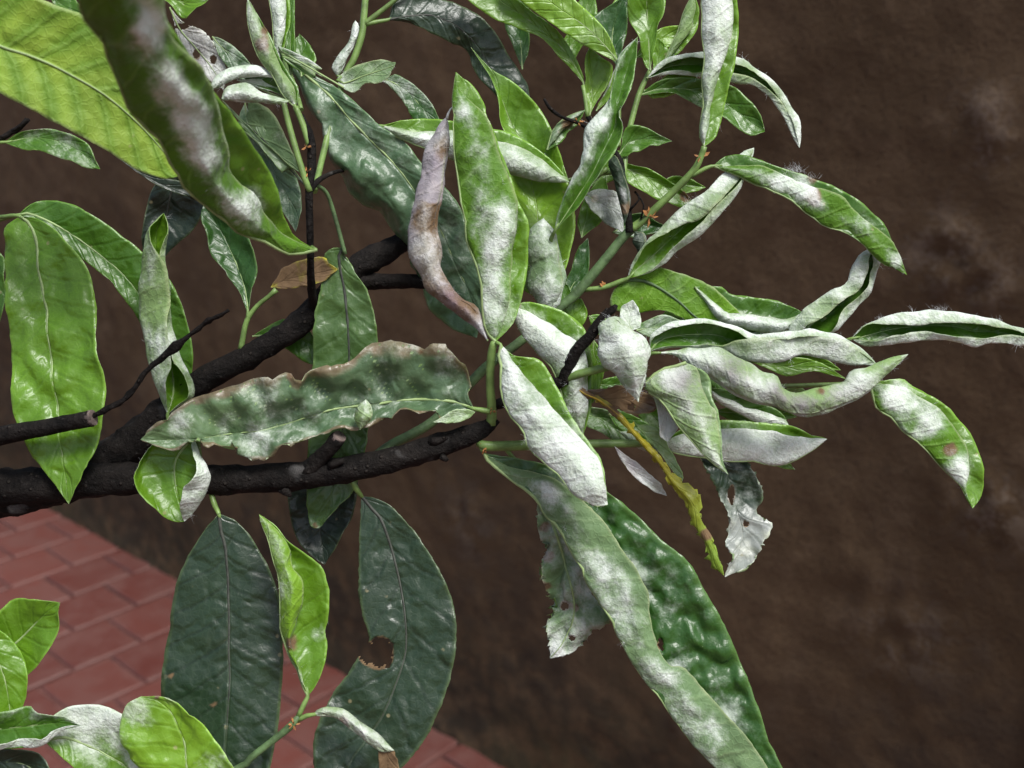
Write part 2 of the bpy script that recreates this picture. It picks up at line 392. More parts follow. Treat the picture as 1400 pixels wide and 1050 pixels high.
COLS = dict(
    bright=(.125, .270, .008), lime=(.19, .36, .018), mid=(.066, .175, .008), deep=(.030, .105, .012), silver=(.10, .175, .085), dark=(.021, .048, .021), fresh=(.102, .235, .010), ash=(.42, .44, .43),
    blue=(.095, .18, .085), yell=(.27, .40, .045), dull=(.075, .15, .035), pale=(.24, .37, .13), sage=(.17, .27, .12),
    grey=(.27, .38, .19), brown=(.16, .10, .05), ochre=(.36, .31, .012), black=(.012, .028, .014), lilac=(.40, .36, .40))
NLEAF = [0]
def leaf(z, rails, ks, midi, face, fi, c='mid', u='pale', mu=0.0, ml=.5, crk=2.2, wave=2.6, spots=(), white=(), holes=(), lil=0.0,
         fuzz=0, pet=None, veins=None, rag=1.3, label=None, rib=True, ribm=None, base=None, tip=None, rail_mu=None, petr=3.2, n=None, cgrad=None, blis=0.0, lils=(), tufts=(), edgec=None, rail_ml=None, mott=None, fine=False, vst=.22):
    NLEAF[0] += 1; sd = NLEAF[0] * 3.71
    rl = []
    for r in rails:
        r = R(r) if isinstance(r, str) else list(r)
        if base: r = [base] + r
        if tip: r = r + [tip]
        rl.append(r)
    ln = max(np.linalg.norm(np.diff(np.array(r), axis=0), axis=1).sum() for r in rl)
    veins = veins or max(3, min(12, int(ln / 30)))
    N_ = n or int(max(18, min(72, ln / 7)))
    X = np.stack([crom(r, N_) for r in rl], 1)                   # rows x rails x 2
    # which way round is the upper face
    i0, i1 = fi; cs = 0
    for r in range(2, N_ - 2):
        ac = X[r, i1] - X[r, i0]; al = X[r + 1].mean(0) - X[r - 1].mean(0)
        cs += -ac[0] * al[1] + ac[1] * al[0]
    bs = 1
    if (cs > 0) != (face == 'U'):
        bs = -1; X = X[:, ::-1]; ks = ks[::-1]; midi = X.shape[1] - 1 - midi
        if rail_mu: rail_mu = rail_mu[::-1]
        if rail_ml: rail_ml = rail_ml[::-1]
    Wd = np.zeros(N_)
    for a in range(X.shape[1]):
        for b in range(a): Wd = np.maximum(Wd, np.linalg.norm(X[:, a] - X[:, b], axis=1))
    zz = crom([(i, q) for i, q in enumerate(z)], N_)[:, 1] if len(z) > 1 else np.full(N_, z[0])
    Z = zz[:, None] + np.array(ks)[None, :] * Wd[:, None]
    P = np.concatenate([X, Z[..., None]], 2)                    # rows x rails x 3
    # across: Catmull-Rom through the rails
    nr = P.shape[1]; per = max(5, min(14, int(Wd.max() / (nr - 1) / 4) + 4)) + (8 if blis or fine else 0)
    cols = []; us = []; rm = []; rn = []
    E0 = 2 * P[:, 0] - P[:, 1]; E1 = 2 * P[:, -1] - P[:, -2]
    Q = np.concatenate([E0[:, None], P, E1[:, None]], 1)
    for j in range(nr - 1):
        for t in np.linspace(0, 1, per, endpoint=(j == nr - 2)):
            a, b, c_, d = Q[:, j], Q[:, j + 1], Q[:, j + 2], Q[:, j + 3]
            # tension keeps strongly uneven rails from overshooting
            cols.append(.5 * (2 * b + (c_ - a) * t + (2 * a - 5 * b + 4 * c_ - d) * t * t + (3 * b - a - 3 * c_ + d) * t ** 3) * .75 + (b * (1 - t) + c_ * t) * .25)
            p = j + t; us.append((p - midi) / (midi if p < midi else (nr - 1 - midi)) if 0 < midi < nr - 1 else (p - midi) / (nr - 1))
            rn.append(0 if not rail_ml else rail_ml[j] * (1 - t) + rail_ml[j + 1] * t)
            rm.append(0 if not rail_mu else rail_mu[j] * (1 - t) + rail_mu[j + 1] * t)
    G = np.stack(cols, 1); us = np.array(us); NC = G.shape[1]
    ss = np.linspace(0, 1, N_)
    # ragged outline: nudge the two free edges
    for e, inn in ((0, 1), (NC - 1, NC - 2)):
        for r in range(N_):
            G[r, e, :2] += rag * np.array([mnoise.noise((r * .55, sd, e)), mnoise.noise((r * .55, sd + 9, e))]) * min(1, Wd[r] / 12)
    Wp = at_np(G)
    dA = np.gradient(Wp, axis=1); dL = np.gradient(Wp, axis=0)
    Nn = np.cross(dA, dL); nl = np.linalg.norm(Nn, axis=2, keepdims=True); Nn = Nn / np.maximum(nl, 1e-12)
    # relief: quilting between the side veins, wavy margin, random crinkle
    crk = crk * min(1.2, max(.3, Wd.max() / 50)); wave = wave * min(1.2, max(.3, Wd.max() / 50))
    env = np.minimum(1, Wd / max(Wd.max(), 1) * 1.6)
    for r in range(N_):
        for k in range(NC):
            a = abs(us[k]); x, y = G[r, k, 0], G[r, k, 1]
            ph = ss[r] * veins - 1.25 * a ** .8
            q = math.sin(math.pi * ph) ** 2 * a ** .5 * (1 - .5 * a) * .7
            d = crk * (q - .4) + crk * 1.1 * (.35 - abs(mnoise.noise((x * .022 + sd, y * .022, sd + 7)))) * 1.6 + crk * 1.9 * mnoise.noise((x * .032 + sd, y * .032, sd)) + crk * .45 * mnoise.noise((x * .09 + sd, y * .09, sd))
            d += wave * a * a * (math.sin(ss[r] * 17 + sd + 2 * us[k]) + mnoise.noise((ss[r] * 9, sd, us[k])))
            if blis and us[k] * bs > .12:
                b1 = mnoise.noise((x * .052 + sd, y * .052, sd + 3)); b2 = mnoise.noise((x * .11 + sd, y * .11, sd + 5))
                d += blis * (b1 * 1.5 + .45 * b2) * min(1, (us[k] * bs - .12) * 4) * min(1, (1.02 - a) * 9)
            Wp[r, k] += Nn[r, k] * d * env[r] * PXM
    dA = np.gradient(Wp, axis=1); dL = np.gradient(Wp, axis=0)
    Nn = np.cross(dA, dL); nl = np.linalg.norm(Nn, axis=2, keepdims=True); Nn = Nn / np.maximum(nl, 1e-12)
    th = .9 * PXM
    edge = np.minimum(1, np.minimum(np.arange(NC), NC - 1 - np.arange(NC)) / 2 + .55)[None, :, None]
    up = (Wp + Nn * th * .5 * edge).reshape(-1, 3); lo = (Wp - Nn * th * .5 * edge).reshape(-1, 3)
    nv = N_ * NC; keep = np.ones((N_ - 1, NC - 1), bool)
    Gc = (G[:-1, :-1] + G[1:, 1:]) / 2
    for h in holes:
        hx, hy, hr = h[:3]; hr2 = h[3] if len(h) > 3 else hr
        for r in range(N_ - 1):
            for k in range(NC - 1):
                x, y = Gc[r, k, 0], Gc[r, k, 1]
                if math.hypot((x - hx) / hr, (y - hy) / hr2) < 1 + .35 * mnoise.noise((x * .15, y * .15, sd)): keep[r, k] = False
    F = []; mi = []
    id_ = lambda r, k: r * NC + k
    for r in range(N_ - 1):
        for k in range(NC - 1):
            if not keep[r, k]: continue
            q = (id_(r, k), id_(r, k + 1), id_(r + 1, k + 1), id_(r + 1, k))
            F.append(q); mi.append(0); F.append(tuple(nv + i for i in reversed(q))); mi.append(1)
            for (dr, dk, a, b) in ((-1, 0, q[0], q[1]), (0, 1, q[1], q[2]), (1, 0, q[2], q[3]), (0, -1, q[3], q[0])):
                rr, kk = r + dr, k + dk
                if not (0 <= rr < N_ - 1 and 0 <= kk < NC - 1) or not keep[rr, kk]:
                    F.append((b, a, nv + a, nv + b)); mi.append(1)
    o0 = Vector(Wp[0].mean(0))
    me = bpy.data.meshes.new('leaf')
    me.from_pydata([tuple(p) for p in (np.vstack([up, lo]) - np.array(o0))], [], F)
    me.polygons.foreach_set('material_index', mi); me.polygons.foreach_set('use_smooth', [True] * len(F))
    # attributes
    cu, cl = np.array(COLS[c]), np.array(COLS[u]); g = G.reshape(-1, 3)
    U = np.tile(us, N_); V_ = np.repeat(ss, NC)
    au = np.abs(U)
    C = np.ones((2 * nv, 4), np.float32)
    var = np.array([.16 * mnoise.noise((p[0] * .02 + sd, p[1] * .02, sd)) for p in g])[:, None]
    colu = cu[None] * (1 + var)
    if cgrad: t = np.clip((V_ - cgrad[1]) / (cgrad[2] - cgrad[1]), 0, 1)[:, None]; colu = colu * (1 - t) + np.array(COLS[cgrad[0]])[None] * t
    if mott:
        fr = np.abs(np.mod(V_ * veins - 1.25 * au ** .8, 1) - .5) * 2
        t = np.clip(1.05 - fr * 1.5 + .35 * var[:, 0] / .16 + .35 * np.clip(U * mott[1], 0, 1), 0, 1)[:, None]; cl = None
        t = t * .75; colu = colu * (1 - t) + np.array(COLS[mott[0]])[None] * t
    edgeL = np.clip((au - .93) / .07, 0, 1)[:, None]            # pale leaf margin
    colu = colu * (1 - edgeL * .75) + (np.array([.10, .12, .05])[None] + colu * 1.5) * edgeL * .75
    if edgec:
        ew = np.array([.10 + .09 * mnoise.noise((p[0] * .05, p[1] * .05, sd)) for p in g])
        ee = np.clip((au - 1 + ew * 1.6) / .05, 0, 1)[:, None]; colu = colu * (1 - ee) + np.array(edgec)[None] * ee
    coll = colu if cl is None else cl[None] * (1 + var); coll = coll * (1 - edgeL * .6) + np.array([.42, .46, .26])[None] * edgeL * .6
    C[:nv, :3] = colu; C[nv:, :3] = coll
    Mi = np.zeros(2 * nv, np.float32); Mi[:nv] = mu + np.tile(np.array(rm), N_); Mi[nv:] = ml * .82 + np.tile(np.array(rn), N_)
    Ne = np.zeros(2 * nv, np.float32); Li = np.full(2 * nv, lil, np.float32)
    for x, y, r in spots:
        d = np.exp(-((g[:, 0] - x) ** 2 + (g[:, 1] - y) ** 2) / (r * r) * 1.1); Ne[:nv] += d; Ne[nv:] += d
    for q in holes:
        d = np.hypot((g[:, 0] - q[0]) / q[2], (g[:, 1] - q[1]) / (q[3] if len(q) > 3 else q[2])); d = .9 * np.exp(-np.clip(d - .9, 0, 9) ** 2 * 14); Ne[:nv] += d; Ne[nv:] += d
    for x, y, r in lils:
        d = np.exp(-((g[:, 0] - x) ** 2 + (g[:, 1] - y) ** 2) / (r * r)); Li[:nv] += d; Li[nv:] += d
    Li = np.clip(Li, 0, 1.3).astype(np.float32)
    for x, y, r, a in white:
        d = a * np.exp(-((g[:, 0] - x) ** 2 + (g[:, 1] - y) ** 2) / (r * r)); Mi[:nv] += d * .6; Mi[nv:] += d
    a = me.attributes.new('col', 'FLOAT_COLOR', 'POINT'); a.data.foreach_set('color', C.ravel())
    for nm, arr in (('vst', np.full(2 * nv, vst, np.float32)), ('mil', np.clip(Mi, 0, 1.3)), ('nec', np.clip(Ne, 0, 1)), ('lil', Li)):
        a = me.attributes.new(nm, 'FLOAT', 'POINT'); a.data.foreach_set('value', arr)
    uvl = me.uv_layers.new(name='uv'); li = np.zeros(len(me.loops), np.int32); me.loops.foreach_get('vertex_index', li)
    UV = np.stack([np.concatenate([U, U]), np.concatenate([V_, V_]) * veins], 1)[li]
    uvl.data.foreach_set('uv', UV.astype(np.float32).ravel())
    o = obj('leaf', me, shrub, [M_UP, M_LO]); o.location = o0 - ROOT; WPOS[o.name] = o0
    if label: o['label'] = label
    # midrib, a raised cord along the blade
    mk = int(np.argmin(au.reshape(N_, NC)[0]))
    if rib:
        pts = []
        for r in range(0, N_, 2):
            w_ = Wp[r, mk] - Nn[r, mk] * .5 * PXM; pts.append((w_, (1.7 * (1 - ss[r]) + .35) * PXM * min(1.3, max(.7, Wd.max() / 60))))
        cord('midrib', pts, ribm or M_RIB, o)
    if pet:
        b = G[0].mean(0); pts = [(b[0], b[1], b[2], petr * .75)] + [(*q[:3], petr if len(q) < 4 else q[3]) for q in pet]
        g2 = G[2].mean(0); pts = [(g2[0], g2[1], g2[2] - 1, petr * .4)] + pts
        tube_obj('petiole', pts, M_STEM, o, 8)
    if fuzz:
        hairs(o, Wp, Nn, Mi.reshape(2, N_, NC)[1], fuzz, o0, [(*np.unravel_index(np.argmin((G[..., 0] - x) ** 2 + (G[..., 1] - y) ** 2), (N_, NC)), q, L) for x, y, q, L in tufts])
    return o
def cord(name, pts, m, parent, sides=6):
    V = []; F = []; n = len(pts); ref = Vector((.2, .95, .1))
    o0 = Vector(pts[0][0])
    for i in range(n):
        t = Vector(pts[min(i + 1, n - 1)][0] - pts[max(i - 1, 0)][0])
        t = t.normalized() if t.length > 1e-9 else Vector((0, 0, 1))
        a = t.cross(ref); a = a.normalized() if a.length > 1e-6 else Vector((1, 0, 0)); b = t.cross(a)
        for k in range(sides):
            an = 2 * math.pi * k / sides; V.append(Vector(pts[i][0]) - o0 + (a * math.cos(an) + b * math.sin(an)) * pts[i][1])
    for i in range(n - 1):
        for k in range(sides): F.append((i * sides + k, (i + 1) * sides + k, (i + 1) * sides + (k + 1) % sides, i * sides + (k + 1) % sides))
    me = bpy.data.meshes.new(name); me.from_pydata([tuple(v) for v in V], [], F); me.polygons.foreach_set('use_smooth', [True] * len(F))
    o = obj(name, me, parent, [m]); o.location = o0 - WPOS[parent.name]; WPOS[o.name] = o0
    return o
def hairs(parent, Wp, Nn, Mi, n, o0, tufts=()):
    V = []; F = []; nr, nc = Mi.shape
    def hair(p, d, L, r0):
        side = d.cross(Vector((random.uniform(-1, 1), random.uniform(-1, 1), random.uniform(-1, 1)))).normalized()
        s2 = d.cross(side); b0 = len(V); cur = random.uniform(-.5, .5); cu2 = random.uniform(-.5, .5)
        for i in range(4):
            t = i / 3; c = p + d * (L * t) + (side * cur + s2 * cu2) * (L * t * t)
            rr = r0 * (1 - .75 * t)
            for k in range(3):
                an = k * 2.094; V.append(c + (side * math.cos(an) + s2 * math.sin(an)) * rr)
        for i in range(3):
            for k in range(3): F.append((b0 + i * 3 + k, b0 + i * 3 + (k + 1) % 3, b0 + i * 3 + 3 + (k + 1) % 3, b0 + i * 3 + 3 + k))
    for r, k, q, L in tufts:
        for _ in range(q):
            c = Vector(Wp[r, k]) - o0 + Vector((random.gauss(0, .6 * L), random.gauss(0, .3 * L), random.gauss(0, .15 * L))) * PXM
            hair(c, Vector((random.gauss(0, .7), random.gauss(0, .7), random.gauss(.8, .6))).normalized(), L * random.uniform(.4, 1.2) * PXM, random.uniform(.06, .12) * PXM)
    tries = 0
    while n > 0 and tries < 20000:
        tries += 1; r = random.randrange(1, nr - 1); k = random.randrange(nc)
        if random.random() > Mi[r, k]: continue
        p = Vector(Wp[r, k]); nn = -Vector(Nn[r, k])
        tuft = random.random() < .06
        for _ in range(random.randint(4, 9) if tuft else 1):
            d = (nn + Vector((random.gauss(0, .7), random.gauss(0, .7), random.gauss(0, .7)))).normalized()
            L = (random.uniform(5, 13) if tuft else random.uniform(1.5, 4.5)) * PXM
            hair(p - o0 + Vector((random.gauss(0, 1), random.gauss(0, 1), random.gauss(0, 1))) * PXM, d, L, random.uniform(.07, .15) * PXM); n -= 1
    me = bpy.data.meshes.new('mildew_threads'); me.from_pydata([tuple(v) for v in V], [], F)
    o = obj('mildew_threads', me, parent, [M_HAIR]); o['kind'] = 'stuff'; WPOS[o.name] = o0

def lerp(a, b, t, base=None, tip=None):
    A = R(a) if isinstance(a, str) else list(a); B = R(b) if isinstance(b, str) else list(b)
    if base: A = [base] + A; B = [base] + B
    if tip: A = A + [tip]; B = B + [tip]
    return [tuple(p) for p in crom(A, 14) * (1 - t) + crom(B, 14) * t]
def full(a, base, tip):
    a = R(a); return ([base] if base else []) + a + ([tip] if tip else [])
def flat(z, *rails, face='U', k=None, **kw):
    nr = len(rails); ks = k or ([0, -.10, 0] if nr == 3 else [0] * nr)
    return leaf(z, list(rails), ks, kw.pop('mid', nr // 2 if nr > 2 else 0), face, (0, nr - 1), **kw)
def vf(z, front, fold, back, base=None, tip=None, d=1.0, **kw):
    f, o, b = full(front, base, tip), full(fold, base, tip), full(back, base, tip)
    return leaf(z, [f, lerp(f, o, .5), o, lerp(o, b, .5), b], kw.pop('ks', None) or [.10 * d, .26 * d, 0, -.24 * d, -.18 * d], 2, 'L', (0, 2), rail_ml=kw.pop('rail_ml', [-.2, .1, -.1, 0, 0]), **kw)
def roll(z, left, right, base=None, tip=None, d=1.0, seam='R', **kw):
    l, r = full(left, base, tip), full(right, base, tip)
    if seam == 'L': l, r = r, l
    return leaf(z, [lerp(l, r, .94), lerp(l, r, .5), l, lerp(l, r, .5), r, lerp(l, r, .80)], [.20 * d, .42 * d, 0, -.4 * d, -.02, .16 * d], 3, 'L', (0, 2), rail_ml=kw.pop('rail_ml', [-.12, .10, -.2, 0, 0, 0]), **kw)
def boat(z, eL, fL, fR, eR, base=None, tip=None, d=1.0, **kw):
    a, b, c, e = full(eL, base, tip), full(fL, base, tip), full(fR, base, tip), full(eR, base, tip)
    return leaf(z, [a, b, lerp(b, c, .5), c, e], [.26 * d, .02, -.34 * d, .02, .26 * d], 2, 'U', (1, 3), rail_ml=kw.pop('rail_ml', [-.25, .1, 0, .1, -.25]), **kw)
def stem(pts, name='stem', m=None, sides=10, rough=.05, **kw): return tube_obj(name, pts, m or M_STEM, None, sides, rough, **kw)
def scales(x, y, z, n=8, size=6.0):
    V = []; F = []; c0 = at(x, y, z)
    for _ in range(n):
        d = Vector((random.gauss(0, 1), random.gauss(0, 1), random.gauss(0, 1))).normalized(); s = d.orthogonal().normalized()
        L = size * random.uniform(.6, 1.5) * PXM; wd = L * random.uniform(.15, .32); bend = d.cross(s) * L * random.uniform(.1, .5)
        b0 = len(V); o = d * 3 * PXM
        V += [o - s * wd * .7, o + s * wd * .7, o + d * L * .55 + bend * .3 + s * wd, o + d * L * .55 + bend * .3 - s * wd, o + d * L + bend]
        V += [v + d.cross(s) * .8 * PXM for v in V[b0:b0 + 5]]
        F += [(b0, b0 + 1, b0 + 2, b0 + 3), (b0 + 3, b0 + 2, b0 + 4), (b0 + 8, b0 + 7, b0 + 6, b0 + 5), (b0 + 9, b0 + 7, b0 + 8),
              (b0, b0 + 3, b0 + 8, b0 + 5), (b0 + 3, b0 + 4, b0 + 9, b0 + 8), (b0 + 4, b0 + 2, b0 + 7, b0 + 9), (b0 + 2, b0 + 1, b0 + 6, b0 + 7)]
    me = bpy.data.meshes.new('bud_scales'); me.from_pydata([tuple(v) for v in V], [], F)
    o = obj('bud_scales', me, shrub, [M_SCALE]); o.location = c0 - ROOT; o['kind'] = 'stuff'

# ------------------------------------------------------------------ wood
def wood(name, pts, rough=.22, sides=18):
    pts = [(*p[:3], p[3] * .93) for p in pts]
    return tube_obj(name, pts, M_BARK, None, sides, rough)
tr = at(-360, 760, -60)
pts = []
wood('trunk', [(-360, 760 + q, -60, r) for q, r in ((-500, 30), (-250, 46), (0, 62), (300, 70), (900, 76), (1600, 84), (2400, 92))], .1, 20)
wood('branch', [(-370, 790, -60, 46), (-200, 715, -30, 36), (-60, 672, -8, 30), (60, 664, 0, 27), (160, 655, 4, 25), (300, 656, 8, 21), (400, 651, 10, 21), (500, 637, 12, 19), (585, 614, 12, 18), (640, 596, 12, 15), (668, 582, 12, 11), (678, 572, 12, 8)])
wood('branch', [(-60, 690, -12, 28), (60, 668, -20, 30), (150, 628, -24, 29), (215, 575, -24, 25), (275, 522, -24, 19), (340, 487, -26, 17), (400, 450, -38, 18), (428, 425, -48, 18), (470, 380, -62, 17), (512, 352, -76, 19), (545, 335, -96, 15), (600, 300, -110, 11)])
wood('branch', [(480, 385, -70, 13), (520, 385, -74, 11), (575, 385, -78, 10), (650, 398, -86, 8)])
wood('cut_branch', [(-370, 700, -60, 26), (-200, 640, 0, 20), (-60, 608, 30, 16), (20, 592, 62, 13.5), (80, 581, 64, 12), (124, 572, 66, 12.5)], .1)
tube_obj('cut_end', [(121, 572.5, 66, 11.2), (128, 571, 67, 11)], M_CUT, None, 18, .06)
wood('dead_twig', [(118, 574, 66, 3), (140, 562, 66, 4.5), (150, 557, 66, 3.4), (160, 552, 66, 4.6), (170, 546, 66, 3.6), (178, 538, 66, 5), (186, 528, 66, 3.4), (196, 512, 66, 4.4), (204, 504, 66, 3.2), (212, 497, 66, 4.4), (228, 484, 66, 4.4), (240, 474, 66, 7.5), (252, 464, 66, 4), (262, 456, 64, 2.8), (272, 449, 64, 4), (278, 443, 64, 2.6), (285, 438, 64, 5), (292, 435, 64, 2.6), (300, 432, 64, 4), (306, 428, 64, 2), (313, 424, 64, 2.6)], .5, 12)
wood('stub', [(420, 646, 14, 15), (440, 624, 26, 12), (452, 612, 34, 11), (463, 598, 40, 11.5)], .15)
tube_obj('cut_end', [(461, 600.5, 39, 10), (465, 595.5, 42, 9.5)], M_CUT, None, 16, .1)
wood('bud', [(452, 636, 26, 8), (462, 632, 30, 6), (470, 630, 34, 3)], .2, 10)
wood('bud', [(386, 668, 16, 8), (393, 674, 20, 6), (398, 679, 22, 2)], .2, 10)
wood('bud', [(590, 604, 22, 9), (600, 602, 26, 6), (612, 598, 26, 2)], .3, 10)
wood('bud', [(604, 624, 22, 6), (612, 629, 26, 3)], .3, 10)
wood('twig', [(430, 430, -50, 8), (427, 405, -14, 6.5), (425, 370, 26, 5.5), (424, 330, 52, 5), (423, 262, 60, 5.5), (426, 225, 58, 6.5), (424, 188, 58, 6), (412, 158, 56, 4)], .2, 12)
wood('twig', [(423, 262, 60, 4.5), (436, 246, 40, 4), (456, 236, -10, 3), (476, 232, -80, 3)], .15, 10)
wood('twig', [(-200, 260, -160, 8), (-60, 215, -150, 6), (0, 190, -146, 4.5), (16, 180, -146, 4), (24, 178, -146, 3.5), (40, 163, -146, 2.5)], .2, 10)
wood('twig', [(16, 180, -146, 3.5), (28, 172, -140, 3), (37, 163, -138, 3.5)], .2, 10)
wood('stub', [(772, 522, 20, 11), (784, 486, 34, 9), (806, 460, 44, 8), (822, 438, 48, 7.5), (834, 424, 50, 6)], .18, 14)
wood('stub_tip', [(826, 432, 50, 4), (838, 424, 56, 5), (843, 417, 58, 2.5)], .5, 10)
wood('twig', [(861, 318, -40, 6), (858, 282, -38, 5), (852, 245, -40, 5), (846, 216, -44, 4.5), (826, 190, -60, 3.5), (803, 160, -80, 3)], .25, 10)
wood('dead_twig', [(876, 300, -34, 1.5), (880, 280, -30, 1.3), (868, 262, -30, 1.6), (874, 272, -28, 1.2), (860, 288, -34, 2)], .2, 8)
wood('dead_twig', [(744, 135, -60, 2), (752, 148, -60, 3), (768, 160, -62, 2.5), (790, 168, -70, 2.5), (815, 182, -66, 2.5)], .3, 8)

stem([(500, 637, 0, 8), (531, 611, -30, 7), (591, 577, -50, 7), (640, 527, -58, 7), (666, 501, -60, 7), (710, 468, -60, 6.5), (770, 417, -56, 6.5), (793, 396, -54, 7), (850, 327, -46, 6.5), (863, 314, -44, 6.5)], m=M_STEMD)
stem([(863, 314, -44, 6.5), (887, 294, -38, 5.5), (944, 238, -20, 5), (958, 215, -14, 4.5), (963, 200, -10, 4)])
stem([(672, 580, 14, 8), (672, 556, 22, 6.5), (670, 520, 34, 6), (672, 484, 44, 6), (676, 466, 50, 5)])
stem([(655, 606, 14, 6), (668, 610, 18, 7), (723, 609, 0, 7), (809, 607, -24, 6), (880, 606, -34, 5.5), (905, 604, -36, 4)])
stem([(775, 518, 24, 7), (793, 511, 34, 5.8), (836, 500, 42, 5.5), (850, 494, 44, 5)])
stem([(674, 554, 14, 7), (705, 545, -6, 8), (738, 532, 6, 9), (772, 520, 20, 10)], m=M_BARK, name='twig', rough=.2)
stem([(424, 262, 62, 4), (414, 236, 66, 4.5), (397, 178, 68, 4.2), (387, 138, 70, 4)])
stem([(424, 200, 58, 5), (414, 170, 60, 4.5), (404, 146, 62, 4)])
stem([(426, 250, 40, 3), (445, 262, 20, 3), (456, 290, 6, 3), (472, 348, -6, 3)], m=M_STEMD)
stem([(430, 262, 20, 4), (447, 190, -40, 4.5), (470, 108, -60, 4.5), (484, 80, -62, 4.8), (494, 50, -62, 5), (497, 28, -62, 4.8), (500, -10, -62, 4.5), (504, -60, -62, 4)])
stem([(497, 34, -62, 4), (515, 20, -62, 3.6), (540, 0, -62, 3), (560, -18, -62, 3)])
stem([(803, 160, -80, 3.2), (801, 140, -82, 3), (797, 117, -84, 2.8)])
stem([(852, 245, -60, 4), (858, 190, -76, 4), (872, 134, -84, 4), (883, 108, -86, 3.5), (889, 96, -86, 3)])
stem([(329, 478, -22, 4), (337, 440, -18, 3.6), (351, 419, -16, 3.2), (369, 404, -14, 3), (378, 396, -14, 4)])
stem([(-360, 1500, -60, 12), (-100, 1250, 60, 8), (200, 1110, 70, 6), (326, 1050, 70, 5), (343, 1036, 70, 5), (380, 1007, 70, 5), (397, 993, 70, 5.5), (409, 979, 70, 4)], m=M_STEMD)
stem([(-360, 1400, -60, 12), (-160, 1120, 40, 8), (-50, 960, 60, 5), (-20, 905, 60, 4)], m=M_STEMD)
stem([(-360, 350, -60, 14), (-330, 120, 150, 9), (-220, 30, 300, 7)], m=M_STEMD)
for a in ((887, 296, -36, 14, 9), (958, 214, -12, 6, 7), (672, 560, 24, 10, 5), (420, 236, 62, 7, 6), (420, 200, 60, 7, 6), (663, 612, 20, 9, 5), (401, 990, 74, 8, 5), (826, 393, -50, 9, 6), (790, 166, -66, 5, 5)): scales(*a)

# ------------------------------------------------------------------ leaves, back to front by place
DK = dict(ribm=M_RIBD)
# upper left foreground
vf([70, 200, 400, 580, 720], '391,322 363,297 340,267 323,249 314,217 307,177 297,134 283,106 258,75 234,45 222,0 208,-70',
   '400,346 380,340 351,328 317,307 286,281 263,263 240,234 211,194 183,149 160,97 134,46 113,0 96,-70',
   '402,322 390,300 383,283 371,237 346,200 323,163 298,132 276,100 250,60 225,20 190,-70', base=(432, 342), tip=(150, -150), ks=[-.16, .18, .10, -.25, -.36],
   c='bright', u='fresh', ml=.06, white=[(205, 0, 24, .9), (212, 45, 24, 1.), (228, 90, 20, .6), (240, 118, 20, .9), (262, 150, 24, .8), (276, 190, 26, 1.), (284, 222, 18, .6), (335, 278, 24, .7)], crk=3, wave=2, fuzz=60,
   pet=[(426, 338, 64)], label='large blurred leaf closest to the camera, its underside whitened')
flat([300, 250, 200, 150], '-60,-60 0,-28 70,5 125,30 190,120 228,190', '-60,35 0,63 51,80 103,106 149,134 200,180', '-70,85 0,127 70,165 140,203 190,233 225,244',
     base=(-200, 10), tip=(250, 240), k=[0, -.06, 0], face='L', c='yell', u='yell', ml=.06, mu=.06, mott=('fresh', 1), crk=1.4, wave=1, pet=[(-225, 30, 300)], veins=11, label='broad yellowing leaf with green veins')
flat([60, 60], '60,-30 95,-8 125,25', '62,-20 80,2 120,30', '70,-10 72,5 110,25', c='mid', base=(40, -50), tip=(150, 60), rib=False)
flat([-40, -60], '150,200 180,222 215,240 262,252', '148,205 185,231 222,252 264,262', '152,209 190,237 225,259 266,270', base=(120, 185), tip=(300, 275), c='black', u='black', ml=0, rib=False)
flat([-146, -140], '35,178 70,177 100,185 121,200', '45,188 80,193 110,208', '30,203 60,208 90,218 115,228', base=(5, 195), tip=(137, 231), c='mid', mu=.2, k=[0, -.2, .1], pet=[(-6, 193, -146)])
flat([-60, -90], '213,250 200,284 194,324 196,350', '235,260 225,300 212,350', '275,272 282,288 257,319 226,350', base=(244, 232), tip=(205, 390), c='black', u='black', ml=0, **DK)
flat([0, 12, 32, 46], '8,310 5,335 8,380 12,440 15,500 18,555 28,590 42,620 58,641 75,663', '34,299 47,321 54,370 60,404 66,447 70,493 76,540 81,594 87,635', '36,296 60,303 85,322 110,353 123,379 131,427 134,473 142,507 143,550 139,580 132,611 114,649',
     base=(27, 296), tip=(94, 689), k=[0, -.03, .03], c='bright', mu=.03, crk=3, wave=2.5, pet=[(10, 296, -10), (-40, 310, -30), (-200, 400, -60)], veins=12)
flat([-30, -40, -60, -60], '46,277 69,274 100,280 131,296 160,317 189,341 231,381 249,416 260,456 263,493', '40,292 69,304 97,320 129,343 160,368 186,397 222,460 245,520', '40,305 70,325 95,340 110,351 143,379 171,410 189,436 212,480 232,525',
     base=(25, 294), tip=(253, 550), c='mid', k=[0, -.1, 0], crk=1.5, pet=[(8, 298, -30), (-50, 315, -40)])
flat([-80, -80], '-10,340 3,350 8,380 6,420', '-20,345 -12,380 -8,420', '-30,350 -30,390 -20,430', base=(-14, 330), tip=(-2, 445), c='mid')
leaf([10, 16, 20], ['229,543 227,517 231,500 232,470 231,436 231,399 226,364 217,346 206,322 204,308', '217,540 208,514 203,493 194,450 190,416 191,379 197,344 202,313', '236,545 237,520 232,490 222,450 215,416 212,380 212,345 215,312',
     '262,545 264,529 250,495 240,465 233,436 232,399 228,364 227,345 229,310', '256,542 248,515 236,488 229,465 226,436 222,399 219,360 219,345 227,310'], [.42, 0, -.45, -.1, .2], 2, 'U', (1, 3),
     base=(229, 566), tip=(224, 291), c='bright', u='pale', ml=.55, crk=1.5, pet=[(232, 580, 4), (236, 600, -16)], fuzz=60, label='pale rolled up leaf standing upright')
